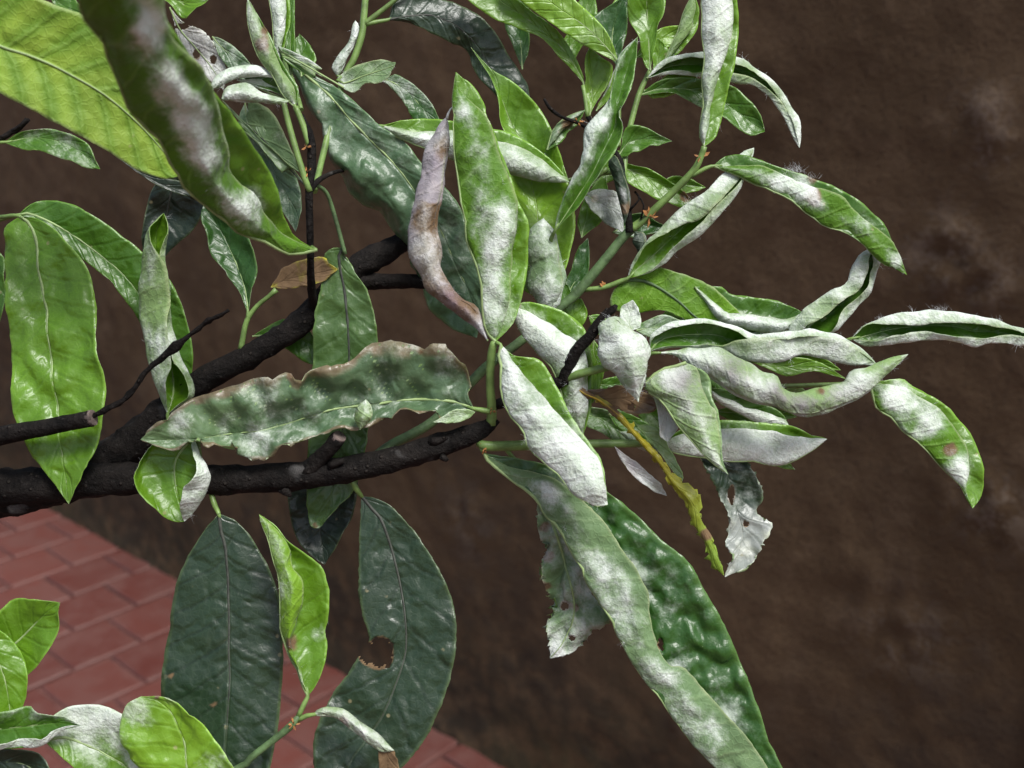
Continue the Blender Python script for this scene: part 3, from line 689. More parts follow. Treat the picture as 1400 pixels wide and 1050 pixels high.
flat([-16, -30, -40], '334,416 326,396 309,376 289,347 283,321 275,300', '338,414 331,380 312,335 295,305', '343,404 349,379 350,350 340,321 314,304 292,286', base=(339, 430), tip=(278, 280), c='deep', k=[.05, -.2, .12], crk=2.4, pet=[(338, 437, -18)], mu=.05)
flat([-14, -10], '386,368 409,357 440,350', '385,385 410,378 442,372', '388,395 409,392 440,388', base=(370, 393), tip=(462, 368), c='ochre', u='brown', ml=0, spots=[(395, 375, 34), (440, 370, 20)], crk=3, rag=3, rib=False, label='small dried brown leaf scrap')
# behind the vertical twig
flat([10, 30, 30], '340,143 368,150 385,175 398,205 412,240', '332,165 368,199 395,229', '324,168 360,206 385,236', base=(418, 254), tip=(303, 136), c='sage', u='sage', mu=.25, ml=.3, face='L', k=[0, -.1, 0], **DK)
flat([0, 0], '345,160 390,215 411,262 412,290', '340,170 370,225 398,280', '326,168 345,215 375,270', base=(335, 140), tip=(404, 317), c='blue', u='blue', mu=.2, ml=.3)
roll([60, 66, 70], '354,91 320,91 297,103', '360,105 329,106 311,113 294,122', base=(378, 107), tip=(286, 119), c='mid', u='grey', ml=.9, fuzz=80, pet=[(395, 135, 64)])
flat([50, 54], '330,106 360,103 378,106', '335,112 365,116 385,124', '345,118 370,126 390,132', base=(400, 140), tip=(322, 109), c='mid')
roll([70, 76], '360,126 337,114 311,117', '383,143 337,140 306,137', base=(396, 138), tip=(303, 135), c='mid', u='grey', ml=.75, fuzz=60)
vf([64, 68, 74], '403,123 389,100 377,77 369,54 354,26', '386,129 374,103 357,83 346,57 339,26', '409,123 393,98 381,76 372,54 357,28', base=(404, 147), tip=(338, -4), c='mid', u='pale', ml=.5, spots=[(357, 62, 12), (362, 40, 8)], fuzz=50, lil=.15, pet=[(406, 152, 62)])
vf([40, 40], '384,66 391,29 389,-10', '376,63 374,29 366,-10', '388,66 396,30 394,-10', base=(384, 105), tip=(375, -50), c='bright', u='grey', ml=.7)
flat([34, 30], '391,70 389,30 389,-10', '397,70 396,30 396,-10', '403,70 403,30 402,-10', base=(398, 110), tip=(396, -50), c='mid', mu=.1)
flat([10, 0], '404,75 403,55 408,50', '412,72 414,62', '432,83 426,66 418,55', base=(412, 105), tip=(409, 46), c='mid')
flat([50, 40], '382,66 410,74 440,94', '384,70 405,84 435,99', '386,78 402,92 432,107', base=(470, 120), tip=(372, 60), c='mid', rail_mu=[.9, .2, 0], crk=.8)
flat([-50, -50], '463,104 489,89 517,81 536,85', '470,114 500,103 538,90', '470,122 483,127 497,115 511,115 526,111 536,98', base=(461, 110), tip=(541, 85), c='sage', u='sage', face='L', ml=.45, mu=.3, pet=[(474, 100, -58)], fuzz=40)
roll([-56, -54], '453,92 461,76 477,57 483,33', '469,92 483,63 490,43 489,33', base=(462, 106), tip=(486, 28), c='mid', u='sage', ml=.6, fuzz=40, pet=[(472, 104, -58)])
# mildewed leaf with holes and its neighbours, top left
flat([-20, -40], '251,31 274,40 291,57 303,77 309,94', '246,40 268,66 292,96', '238,30 251,74 274,97 287,111', base=(232, 10), tip=(306, 122), c='lilac', u='lilac', ml=.55, mu=.55, face='L', holes=[(269, 74, 5, 7), (292, 81, 5, 6), (250, 36, 9, 4)], crk=1.6, rag=2, n=90, fine=True, label='grey mildewed leaf with small holes')
flat([-30, -30], '303,53 323,67 342,86 356,110', '300,62 320,80 345,110', '294,62 305,85 335,112', base=(290, 50), tip=(372, 130), c='deep', mu=.3)
flat([20, 20], '216,-20 250,-24 285,-5', '225,-6 255,4 280,2', '232,6 250,24 268,14', base=(205, -20), tip=(290, -6), c='bright', u='grey', rail_mu=[.9, .2, 0])
# big blue-green leaf behind the brown roll
leaf([-30, -50, -60, -60], ['414,94 460,120 486,140 517,169 537,183 557,197 574,220 606,253 631,287 641,327 657,373 662,415', '410,96 450,130 480,165 510,195 540,225 570,265 600,310 622,360 645,410',
      '394,86 414,117 431,149 443,177 454,206 477,231 506,257 529,280 550,303 575,345 605,390 640,425', '396,92 418,135 436,170 448,200 471,250 497,276 523,299 543,324 560,347 577,396 590,422 614,447'], [.05, .02, .05, -.26], 1, 'U', (0, 2),
     base=(381, 69), tip=(652, 462), c='blue', u='mid', mu=.11, ml=.1, crk=4.2, wave=1.5, veins=10, pet=[(400, 110, 0), (412, 150, 40)], label='broad blue green crinkled leaf')
roll([50, 44, 40, 40], '649,447 631,433 609,421 586,399 571,373 560,344 561,300 566,271 574,243 579,211 589,189 600,171', '664,452 657,433 649,421 631,407 617,387 603,364 605,347 600,324 598,297 603,271 607,237 611,211 614,186 613,170',
     base=(667, 466), tip=(610, 160), c='dull', u='lilac', ml=.5, spots=[(580, 300, 22), (590, 355, 38), (612, 398, 30), (604, 200, 18), (600, 290, 14), (640, 425, 20)], lil=.3, lils=[(590, 230, 26), (620, 415, 30)], fuzz=120, crk=2.5, wave=2.5, label='grey brown rolled leaf with dead patches')
stem([(611, 162, 40, 2), (614, 152, 42, 1.2), (620, 145, 44, .7)], name='leaf_tip', m=M_HAIR)
vf([52, 60, 66, 60], '690,433 696,401 701,350 706,307 707,279 697,246 683,211 671,171 657,151 640,134 626,118', '664,444 660,399 656,373 647,344 632,295 626,257 623,214 620,171 620,129',
   '701,444 710,419 719,379 723,330 722,301 708,275 700,246 686,210 672,172 664,155 662,142 649,120 632,106', base=(677, 467), tip=(623, 98), d=.55, c='bright', u='fresh', ml=.12,
   white=[(640, 145, 26, .5), (660, 190, 20, .3), (698, 300, 26, .8), (685, 340, 30, .6), (675, 420, 34, .7), (668, 370, 26, .4)], fuzz=160, crk=2, veins=8, label='upright leaf at the centre, powdery along its lower half')
flat([-76, -84, -90], '770,225 763,197 746,163 726,134 700,111 671,94', '750,232 725,205 703,178 689,143 672,104', '720,235 700,205 686,174 683,143 674,114 660,89', base=(777, 246), tip=(644, 65), c='bright', u='lime', k=[0, -.22, .05], crk=2.6, mu=.1, pet=[(800, 240, -80), (845, 235, -60)])
flat([-66, -90, -100], '712,390 706,340 697,280 690,235', '745,390 738,330 733,280 725,240', '768,378 785,325 785,292 772,240', base=(745, 412), tip=(730, 215), c='lime', k=[.05, -.15, .05], crk=2, pet=[(750, 432, -60)])
vf([-40, -34, -30], '560,177 620,181 677,190 700,197 729,211 757,231', '560,195 600,210 640,222 680,231 710,237 740,247', '560,163 614,164 674,176 700,183 729,199 757,222', base=(520, 172), tip=(779, 249), c='bright', u='grey', ml=.72, fuzz=140, pet=[(500, 180, -50), (465, 160, -55)], label='long white rolled leaf behind the upright leaf')
leaf([-10, 0, 6, 0, -20], ['763,292 775,262 790,228 794,205 803,175 819,156 831,135 837,108 846,80', '765,290 778,262 794,235 812,195 832,157 834,135 839,110 849,80', '785,276 808,240 828,200 841,172 843,147 851,115 862,80', '790,281 815,248 840,206 851,175 846,156 855,144 862,122 868,90'], [-.2, .12, -.25, .15], 2, 'U', (1, 3),
     base=(758, 317), tip=(872, 50), c='mid', u='grey', rail_mu=[.9, .35, 0, 0], mu=.0, ml=.7, crk=1.2, fuzz=90, pet=[(752, 335, -30), (748, 400, -56)], label='twisted trough shaped leaf with a white margin')
flat([-90, -100], '530,106 543,102 571,120 591,143 602,165', '536,112 560,128 588,160', '530,116 550,136 565,162 590,178', base=(518, 108), tip=(612, 185), c='deep', mu=.35, pet=[(490, 112, -70)])
flat([-70, -90, -110, -130], '540,4 565,-8 600,-4 629,6 660,26 680,49 697,77 714,104 723,125', '560,22 590,20 625,36 655,66 675,100 705,150', '557,31 586,43 614,57 637,69 645,88 657,109 677,128 700,160', base=(531, 27), tip=(727, 190), c='dark', k=[0, .02, -.1], crk=3, wave=3, pet=[(515, 30, -64), (498, 34, -62)], label='dark glossy arching leaf', **DK)
flat([-84, -70, -50], '797,114 786,100 763,77 743,55 723,43 686,31 660,14 640,0', '798,112 772,70 735,36 690,5 670,-10', '796,100 780,66 757,37 729,17 709,0 690,-12', base=(799, 119), tip=(610, -30), c='bright', k=[0, -.12, 0], crk=2)
flat([-60, -50, -40], '829,78 803,64 774,47 743,24 709,0 690,-16', '832,68 800,36 765,12 740,-8', '841,69 829,43 809,20 786,0 765,-16', base=(845, 86), tip=(690, -50), c='lime', u='lime', k=[0, .02, .06], crk=.9, pet=[(846, 120, -60), (846, 200, -50)], veins=11, mu=.1)
flat([-90, -96], '803,140 800,110 801,78', '810,135 808,100', '815,140 832,115 838,90 824,80', base=(806, 158), tip=(806, 64), c='lime', mu=.1)
flat([-96, -100], '820,140 832,120', '824,135 836,105', '838,130 842,105', base=(815, 152), tip=(842, 92), c='lime')
flat([-70, -70], '815,60 808,30 820,16 845,0', '838,70 838,40 848,10', '850,70 857,40 858,5', base=(846, 92), tip=(858, -20), c='deep')
flat([-74, -60], '882,89 874,57 866,34 859,0', '888,80 886,40 884,0', '892,77 900,37 909,0', base=(889, 97), tip=(882, -60), c='bright', k=[0, -.2, .05])
flat([-95, -95], '893,90 890,70 895,56', '900,84 901,62', '905,90 918,76 908,60', base=(893, 104), tip=(900, 52), c='bright')
flat([-90, -90], '897,114 920,98 940,92', '900,122 922,108 945,100', '892,134 914,132 936,120', base=(880, 124), tip=(955, 104), c='lime', mu=.1)
boat([-80, -70, -60, -60], '920,84 957,80 1005,88 1029,99 1057,121 1069,137 1081,162', '900,88 920,77 957,73 1009,79 1029,91 1057,111 1071,126 1081,143 1092,162 1095,183', '905,103 957,104 1003,113 1029,117 1057,140 1074,166 1086,190', '915,98 957,98 1000,100 1029,107 1060,130 1078,154 1088,180',
     base=(884, 107), tip=(1093, 202), c='mid', u='grey', ml=.85, mu=.1, fuzz=130, label='arching leaf with white rolled edges')
flat([-84, -70, -66], '900,111 929,106 960,108 1000,117 1017,131 1037,151', '900,122 940,122 975,132 1000,147 1028,168', '914,126 943,138 960,147 989,161 1006,172 1029,184', base=(873, 131), tip=(1046, 180), c='mid', k=[.06, -.22, .1], mu=.15, crk=1.6)
vf([-8, 0, 0], '964,183 969,154 977,126 986,94 997,51 1004,17 1000,-15', '959,188 960,160 961,114 960,57 960,0', '977,189 986,166 994,129 1006,80 1010,34 1008,10 1004,-15', base=(963, 200), tip=(980, -60), c='bright', u='grey', ml=.62, fuzz=220, white=[(985, 20, 30, .5), (978, 80, 26, .4)], label='upright leaf whitened with powder at the top right')
flat([-64, -60], '856,175 874,171 894,180', '860,195 885,190 905,192', '856,214 871,206 894,200', base=(846, 212), tip=(919, 193), c='mid', k=[0, -.2, .1])
flat([-64, -70], '851,223 880,229 909,243 929,257', '850,228 880,240 912,257', '847,232 869,257 897,271 934,284', base=(843, 224), tip=(946, 274), c='bright', k=[.04, -.2, .08], spots=[(938, 268, 10)])
flat([-70, -70], '801,264 824,258 850,270', '815,275 840,290', '803,280 815,295 835,310', base=(795, 262), tip=(852, 318), c='dark', mu=.45, spots=[(812, 272, 8)], pet=[(830, 230, -60)])
roll([-36, -34], '832,222 838,240 848,280', '845,216 857,249 861,280', base=(840, 212), tip=(854, 306), c='deep', u='dark', ml=.2, spots=[(855, 285, 10)], lil=.3)
roll([-34, -34], '864,330 870,340', '880,318 884,332', base=(868, 316), tip=(874, 348), c='dark', u='dark', ml=.3, rib=False)
# right hand tuft
boat([-44, -20, -10, -30], '878,342 907,323 936,306 959,299 987,271 1010,246 1022,222', '861,369 873,346 899,317 933,283 964,260 984,240 999,228 1014,210', '899,366 924,346 964,314 993,286 1010,260 1016,243 1028,217', '896,364 913,346 936,322 960,303 990,272 1012,246 1024,220',
     base=(858, 381), tip=(1031, 202), c='bright', u='grey', ml=.70, mu=.12, fuzz=180, crk=1.6, pet=[(850, 384, -46), (826, 393, -50), (800, 396, -54)], petr=3.5, label='pointed leaf with both white edges rolled inward')
vf([-16, 0, 10, 6, 0], '1010,227 1036,227 1067,237 1093,249 1113,257 1136,263 1164,283 1187,303 1207,315 1224,338', '1010,238 1044,254 1073,271 1101,289 1124,306 1153,320 1173,331 1196,346 1216,363', '993,213 1016,211 1044,221 1073,231 1096,237 1119,246 1147,257 1173,274 1201,297 1214,314 1226,342',
   base=(975, 227), tip=(1240, 376), c='mid', u='fresh', ml=.12, d=.5, white=[(1075, 245, 26, .9), (1100, 254, 14, .8), (1185, 300, 14, .6), (1225, 355, 14, .7)], spots=[(1110, 269, 13), (1112, 243, 8)], tufts=[(1080, 232, 90, 12), (1108, 240, 40, 9)], fuzz=160, crk=2.4, pet=[(965, 230, -16), (944, 242, -20)], petr=3, label='long arching green leaf with one brown spot')
flat([-50, -40, -40], '840,395 834,416 850,428 876,428 907,424 950,440 1000,452', '880,384 907,397 930,414 956,437 990,446', '875,377 899,366 921,371 950,380 970,389 993,409 1010,426', base=(858, 383), tip=(1023, 449), face='L', c='bright', u='bright', ml=.10, mu=.1, k=[-.06, 0, .03], ribm=M_STEMD, crk=1.6, pet=[(835, 390, -50)], petr=3.4, label='broad light green leaf seen from below')
vf([-44, -40], '985,420 1015,430 1050,433 1080,437', '985,440 1010,446 1050,453 1078,452', '985,392 1000,402 1036,407 1061,411 1085,420', base=(950, 392), tip=(1097, 427), c='mid', u='grey', ml=.75, fuzz=60)
boat([-30, -20, -20], '1100,448 1121,437 1153,411 1176,393 1186,372', '1078,449 1090,431 1113,411 1136,397 1153,389 1164,374 1174,352', '1130,455 1153,443 1170,426 1187,403 1199,371 1204,354', '1128,454 1145,434 1165,416 1183,394 1194,368', base=(1088, 468), tip=(1192, 338), c='mid', u='grey', ml=.85, mu=.15, fuzz=120, pet=[(1060, 480, -40), (960, 500, -44)])
boat([10, 16, 20, 14], '905,474 936,471 985,474 1005,465 1027,462 1061,461 1101,460 1147,462 1175,478', '905,477 936,475 987,479 1010,489 1036,494 1067,494 1087,487 1107,486 1136,494 1168,498', '890,458 907,446 936,439 970,437 999,443 1027,455 1061,457 1101,451 1130,454 1156,462 1180,478', '895,459 930,446 976,444 1004,452 1027,463 1061,466 1101,462 1130,462 1160,470',
     base=(889, 480), tip=(1200, 500), c='mid', u='grey', ml=.85, mu=.08, fuzz=200, crk=1.8, pet=[(880, 484, 6), (850, 494, 40)], label='green trough leaf whose tip closes into a white roll')
roll([20, 30, 40, 30, 20], '921,479 944,475 987,477 1010,491 1039,506 1061,514 1072,530 1096,536 1124,528 1153,523 1166,510 1199,497 1221,489', '916,484 936,494 964,514 987,529 1010,543 1044,554 1073,563 1096,570 1124,566 1153,554 1179,543 1204,520', base=(893, 483), tip=(1242, 484), d=.8, c='mid', u='pale', ml=.55, lil=.12, lils=[(1115, 545, 42), (1005, 502, 24), (1070, 540, 20)], crk=2.4, wave=2, fuzz=220,
     white=[(960, 490, 26, .4), (1045, 535, 22, .5), (1170, 530, 26, .5)], spots=[(1120, 535, 9)], pet=[(878, 488, 10), (850, 496, 40)], petr=3.4, label='lilac grey rolled leaf lying across the tuft')
vf([44, 50, 50], '956,506 961,534 970,554 981,566 984,600 985,629', '905,510 883,528 901,543 924,577 947,603 970,629', '968,512 974,545 982,565 987,600 988,629', base=(938, 496), tip=(996, 649), d=.6, c='sage', u='pale', ml=.5, lil=.05, lils=[(945, 525, 30)], fuzz=160, crk=1.5, white=[(920, 515, 24, .3)], label='triangular folded leaf with grey bloom')
flat([20, 24], '890,534 900,566 901,594', '905,540 912,570 908,596', '920,545 929,575 925,590', base=(892, 520), tip=(913, 604), c='grey', u='grey', ml=.8, mu=.8, lil=.4)
roll([56, 66, 60], '816,450 821,484 836,507 850,524 864,541', '845,434 866,447 884,464 890,487 887,504 879,526', base=(826, 438), tip=(873, 550), d=.9, c='mid', u='grey', ml=.95, lil=.12, crk=3, wave=2, fuzz=420, rib=False, pet=[(838, 480, 46), (846, 495, 44)], label='swollen white woolly leaf roll like a cocoon')
flat([-10, -10], '848,440 850,420 862,412', '860,440 864,425', '876,446 874,425 868,414', base=(864, 452), tip=(865, 410), c='pale', u='grey', ml=.8, mu=.7)
flat([-10, -10], '880,440 905,430 935,440', '890,448 915,446 940,450', '885,460 910,462 940,460', base=(870, 452), tip=(960, 452), c='mid', mu=.45, u='grey')
vf([-36, -30, -24], '940,592 984,587 1021,586 1056,589 1076,597 1096,597', '921,618 964,624 993,630 1036,633 1073,632 1096,624 1116,611', '950,577 984,574 1021,576 1064,580 1087,583 1107,593', base=(902, 605), tip=(1131, 600), d=.7, c='bright', u='grey', ml=1.0, fuzz=200, white=[(1000, 610, 50, .4)], label='bright white leaf with a green upper edge')
flat([-50, -50], '1060,628 1075,630', '1060,632 1078,636', '1058,636 1074,641', base=(1045, 630), tip=(1087, 642), c='bright', rib=False)
vf([-40, -40], '1000,548 1040,562 1070,572', '985,552 1010,565 1045,580', '995,533 1033,548 1066,562', base=(965, 530), tip=(1079, 582), c='mid', u='grey', ml=.85, fuzz=60)
flat([-30, -30], '1040,490 1080,488 1120,495', '1050,498 1085,502 1120,503', '1045,502 1075,514 1110,508', base=(1020, 492), tip=(1157, 518), c='bright')
flat([-50, -50], '975,500 1010,510 1040,530', '975,515 1005,530 1040,545', '970,525 1000,545 1035,556', base=(950, 505), tip=(1070, 550), c='mid')
flat([-60, -60], '1070,535 1090,528 1110,540', '1072,545 1095,543', '1075,552 1095,555 1112,550', base=(1060, 545), tip=(1125, 545), c='pale', u='pale')
boat([-20, -10, -6, 0], '1184,446 1209,443 1261,444 1314,441 1357,446 1385,452', '1180,446 1202,436 1240,427 1304,425 1332,432 1364,437 1383,446 1405,452', '1184,474 1219,469 1269,466 1304,467 1332,475 1357,470 1400,472', '1191,466 1223,457 1269,455 1311,459 1343,463 1385,458', base=(1164, 463), tip=(1432, 463), d=.9, c='mid', u='grey', ml=.85, mu=.05, tufts=[(1282, 425, 50, 9), (1205, 437, 24, 7), (1362, 438, 24, 7)], fuzz=160, crk=1.6, pet=[(1140, 470, -30), (1000, 500, -44), (880, 520, -30)], label='rightmost long leaf with white edges rolled over a green groove')
vf([-20, -6, 4, 6], '1235,528 1262,545 1288,563 1308,587 1322,612 1324,645 1322,668', '1200,556 1219,570 1247,598 1283,630 1307,658 1322,682', '1232,518 1247,527 1290,552 1311,573 1328,594 1341,630 1345,672', base=(1186, 522), tip=(1330, 695), d=.45, c='bright', u='fresh', ml=.30, white=[(1240, 540, 24, .6), (1275, 575, 22, .7), (1310, 640, 20, .8), (1225, 530, 16, .5)], spots=[(1300, 615, 12)], fuzz=180, crk=1.8, pet=[(1160, 525, -30), (1000, 530, -44)], label='drooping leaf at the far right with powdery patches')
# centre
vf([56, 80, 100, 96], '694,480 706,503 729,526 751,551 766,571 783,588 806,611 820,632 825,661', '683,487 686,524 694,559 714,587 731,619 760,645 786,674 809,692', '703,486 729,489 744,499 760,527 774,553 784,574 808,608 823,632 828,661', base=(685, 472), tip=(831, 690), d=.75, c='bright', u='sage', ml=.72, lil=.05, tufts=[(690, 490, 60, 8), (778, 560, 40, 7)],
   white=[(760, 590, 40, .35), (800, 645, 35, .45)], fuzz=480, crk=2.4, wave=1.5, pet=[(678, 468, 52)], label='large white furry folded leaf at the centre')
vf([10, 16, 20, 10], '803,560 804,520 800,486 793,470 773,456 750,440 713,424', '772,565 764,522 744,488 719,462 705,436', '808,560 810,515 808,480 802,456 793,443 773,427 750,418 721,413', base=(797, 596), tip=(703, 418), d=.9, c='bright', u='fresh', ml=.55, white=[(740, 450, 30, .9), (785, 485, 26, .7), (715, 430, 16, .6), (800, 540, 16, .6)], spots=[(708, 418, 10)], fuzz=240, label='rolled leaf with a thick white band beside the stub')
roll([-30, -34, -40], '733,416 721,393 723,364 725,316', '761,418 767,399 774,376 767,350 760,321', base=(746, 428), tip=(743, 298), c='mid', u='sage', ml=.62, lil=.05, crk=3, fuzz=360, rib=False, pet=[(750, 445, -56)], label='grey woolly rolled leaf')
flat([-70, -70], '770,430 775,415 790,409', '780,440 790,420', '795,448 803,430 797,412', base=(785, 455), tip=(793, 407), c='bright')
flat([-64, -64], '765,410 764,395 768,386', '772,408 776,396', '778,412 782,402', base=(770, 420), tip=(770, 382), c='mid')
flat([0, 0], '804,480 806,510 807,535', '811,478 816,510 812,535', '819,476 827,505 816,540', base=(812, 465), tip=(810, 552), c='bright', mu=.05)
flat([-20, -20], '820,520 840,515 852,512', '822,526 845,524', '824,532 845,532 855,524', base=(812, 528), tip=(862, 515), c='mid', mu=.3)
# yellow dying leaf and torn scraps
leaf([24, 20, 14, 0, -10], ['799,534 824,546 852,568 876,595 900,622 926,654 955,672 957,704 972,737 983,763', '797,537 822,549 850,572 873,598 896,624 921,659 942,682 956,708 968,740 979,764', '797,541 820,552 848,576 870,601 893,627 917,662 937,686 946,716 964,744 972,770'], [-.12, .18, -.12], 1, 'U', (0, 2), base=(782, 526), tip=(990, 787), c='ochre', u='ochre', ml=.0, crk=3, wave=5, rag=10, cgrad=('yell', .5, .9), spots=[(795, 534, 30), (838, 562, 14), (965, 730, 8)], ribm=M_YEL, n=100, label='yellow decaying leaf eaten down to its midrib')
flat([16, 10], '815,532 850,527 888,540', '825,545 855,545 885,552', '840,556 862,566 890,564', base=(800, 533), tip=(900, 556), c='brown', u='brown', ml=0, spots=[(850, 545, 30)], holes=[(863, 557, 6, 4)], rib=False, rag=2, n=50)
flat([6, 0], '871,580 900,584 914,610 933,647', '880,592 900,610 922,645', '884,600 903,621 929,656', base=(864, 572), tip=(932, 660), c='pale', u='pale', ml=.2, mu=.2, rib=False, rag=2)
flat([-10, -20], '860,625 880,640 905,664', '850,628 875,650 900,670', '846,622 865,650 895,672', base=(840, 610), tip=(912, 678), c='lilac', u='lilac', ml=.5, mu=.5, rib=False, rag=2, spots=[(900, 665, 12)])
flat([-46, -40, -30], '968,648 985,680 996,727 991,743 997,763', '990,640 1005,690 1015,730 1008,760', '1018,633 1036,650 1043,676 1034,702 1055,716 1047,736 1028,771', base=(955, 622), tip=(991, 789), c='dark', u='sage', mu=.2, ml=.4, holes=[(1001, 676, 4, 13), (1020, 716, 4, 4)], rag=4, n=70, crk=3, wave=5, cgrad=('ash', .45, .6), fine=True, rib=False, label='torn dark leaf scrap with a pale ragged end')
# lower right
vf([16, 30, 40, 44, 40], '697,638 729,645 760,656 794,681 826,713 849,749 868,775 876,790 886,812 888,842 898,880 914,910 935,912 963,943 993,977 1020,1007 1047,1045', '668,632 694,651 729,680 747,702 783,753 803,793 827,833 850,877 870,913 907,963 940,1007 977,1047 1010,1080',
   '715,628 760,640 826,670 866,701 903,737 940,767 967,813 990,853 1007,893 1023,930 1040,977 1050,1010 1070,1052', base=(662, 620), tip=(1095, 1120), d=.28, c='deep', u='sage', ml=.32, mu=.02, crk=2.5, wave=1.5, blis=5.5, rail_mu=[0, 0, .05, .16, .04], rail_ml=[-.3, .08, -.05, 0, 0], n=130, veins=14, fuzz=120, holes=[(903, 882, 4, 7)], white=[(860, 850, 40, .25), (900, 910, 36, .3)], pet=[(658, 612, 18)], label='largest leaf hanging at lower right, folded with a blistered glossy half')
flat([-30, -30, -26], '735,705 740,743 747,790 750,840 752,870', '755,715 775,780 785,830 775,870', '760,705 800,780 817,827 829,843 810,870 790,888', base=(735, 685), tip=(752, 900), face='L', c='mid', u='sage', ml=.55, mu=.2, lil=.25, fine=True, k=[-.15, .12, -.12], holes=[(768, 830, 6, 5), (782, 872, 4, 4)], spots=[(770, 828, 10), (790, 832, 9), (745, 720, 10), (750, 760, 9), (748, 800, 8)], rag=6, n=100, crk=6, wave=8, pet=[(720, 650, -10), (690, 612, 10)], label='ragged whitish leaf hanging behind the big folded leaf')
# centre left
flat([24, 34, 44, 56, 64], '640,540 640,520 637,501 623,480 603,467 586,470 574,474 543,467 511,473 497,480 483,493 460,499 426,505 411,517 394,511 366,516 329,527 300,535 271,544 243,557 226,573 208,584', '614,548 557,547 514,553 460,559 423,569 386,582 343,591 300,596 240,601',
     '643,568 623,577 597,574 569,563 537,561 517,569 497,586 471,589 431,594 409,606 380,618 357,621 337,612 329,602 297,609 266,614 249,613 229,614', base=(648, 559), tip=(192, 601), k=[.10, -.10, .05], c='silver', u='pale', mu=.16, ml=.3, cgrad=('sage', .55, .95), edgec=(.22, .17, .10), crk=6.5, wave=7, veins=12, rag=5,
     spots=[(398, 514, 9), (575, 480, 8), (512, 480, 5)], white=[(246, 575, 12, .8), (305, 570, 14, .7), (350, 608, 16, .6), (430, 545, 20, .3)], pet=[(660, 561, 24), (672, 563, 24)], petr=4, label='long crinkled mottled leaf lying across the branch')
roll([58, 58], '490,556 486,572', '508,556 508,572', base=(500, 546), tip=(492, 588), c='pale', u='pale', ml=.4, rib=False)
flat([40, 44], '640,560 620,560 604,570', '640,566 622,568 608,574', '640,572 622,578 600,578', base=(650, 563), tip=(592, 577), c='pale', u='pale', ml=.4, mu=.4, rib=False)
flat([-8, -14, -22, -34], '446,344 440,387 430,436 427,501 424,560 421,620 419,669 423,717', '463,353 471,399 476,450 477,500 472,560 462,630 450,690', '466,341 483,367 500,393 511,427 516,461 514,510 508,560 498,620 484,669 456,700', base=(470, 338), tip=(437, 722), c='dull', u='pale', mu=.05, spots=[(430, 718, 6)], rag=2, k=[0, -.03, 0], veins=12, ribm=M_RIBD, label='dull green leaf hanging behind the branch')
flat([-70, -70], '397,660 396,700 405,735 425,760', '440,665 438,720 442,755', '486,650 484,698 462,743', base=(445, 640), tip=(444, 772), c='black', u='dark', ml=0, veins=7, **DK)
flat([-60, -60], '352,455 390,436 420,448', '360,458 395,456 425,472', '362,462 390,476 420,497', base=(345, 460), tip=(440, 500), c='mid')
leaf([36, 42, 40], ['240,606 205,612 188,634 187,660 197,683 214,700 237,713', '244,606 210,615 194,640 202,665 220,686 245,708', '255,608 240,630 240,660 246,690', '268,606 280,632 288,655 276,683 262,704', '262,612 270,634 258,660 246,684 247,702'], [.10, -.05, -.12, .1, .42], 2, 'U', (1, 3), base=(262, 600), tip=(252, 713), c='bright', u='grey', ml=1.0, crk=1.2, veins=6, pet=[(268, 592, 16), (275, 640, 0)], fuzz=80, label='small round leaf with one white rolled edge')
# dark old leaves at the bottom
flat([24, 50, 60, 60], '282,722 271,737 257,760 243,793 234,830 232,856 226,887 221,927 220,955 226,990 242,1035 266,1075', '303,730 309,755 313,836 313,893 314,936 309,1007 307,1060', '329,717 357,757 371,786 383,824 387,879 386,927 380,993 369,1050 350,1085', base=(299, 702), tip=(312, 1120), k=[-.05, -.03, -.08], c='dark', u='dull', mu=.03, spots=[(234, 924, 5), (290, 963, 6)], crk=1.0, wave=1.2, veins=11, vst=.75, pet=[(293, 690, 14), (288, 672, 8)], petr=4, label='large dark blue green leaf hanging at the bottom', **DK)
flat([-10, 20, 36, 40, 36], '493,700 491,743 490,797 491,815 497,846 505,873 494,890 484,908 471,927 454,950 437,984 429,1013 429,1050 436,1080', '508,695 523,714 537,757 546,795 554,844 554,893 540,939 523,979 500,1013 477,1047', '515,682 537,694 566,726 591,762 611,801 623,844 623,887 614,933 597,979 580,1013 549,1050 510,1085', base=(494, 678), tip=(452, 1110), k=[-.03, -.05, -.03], c='dark', u='dark', mu=.02, ml=.05, holes=[(520, 893, 17, 22), (503, 893, 12, 14)], crk=1.5, wave=1.2, veins=9, vst=.65, n=170, fine=True, pet=[(488, 670, 0), (480, 655, 6)], petr=4, label='large dark leaf with a torn hole at the bottom', **DK)
vf([68, 74, 80, 76], '408,916 401,880 406,856 413,819 411,793 399,770 396,748 378,724', '414,936 406,912 394,897 384,864 383,807 377,774 366,737', '431,939 443,913 447,884 443,864 449,844 450,807 440,776 423,762 398,741 377,719', base=(421, 951), tip=(354, 703), c='bright', u='lime', ml=.30, spots=[(396, 880, 11)], white=[(437, 866, 12, .8), (383, 800, 16, .4)], fuzz=60, crk=2, pet=[(416, 962, 70), (408, 979, 70)], petr=3.6, label='bright green folded leaf between two dark leaves')
roll([74, 78, 80], '434,971 449,966 471,970 494,987 517,1004', '437,979 460,982 483,1000 506,1019 523,1028', base=(428, 977), tip=(539, 1026), c='brown', u='grey', ml=.7, lil=.15, spots=[(470, 985, 8)], pet=[(418, 979, 72), (407, 985, 70)], petr=3.6, label='narrow pale rolled leaf')
flat([78, 76], '518,1026 517,1042 520,1060', '530,1028 530,1045', '539,1026 545,1045 545,1065', base=(530, 1020), tip=(532, 1078), c='brown', u='brown', ml=.1, rib=False, rag=2, spots=[(530, 1040, 25)])
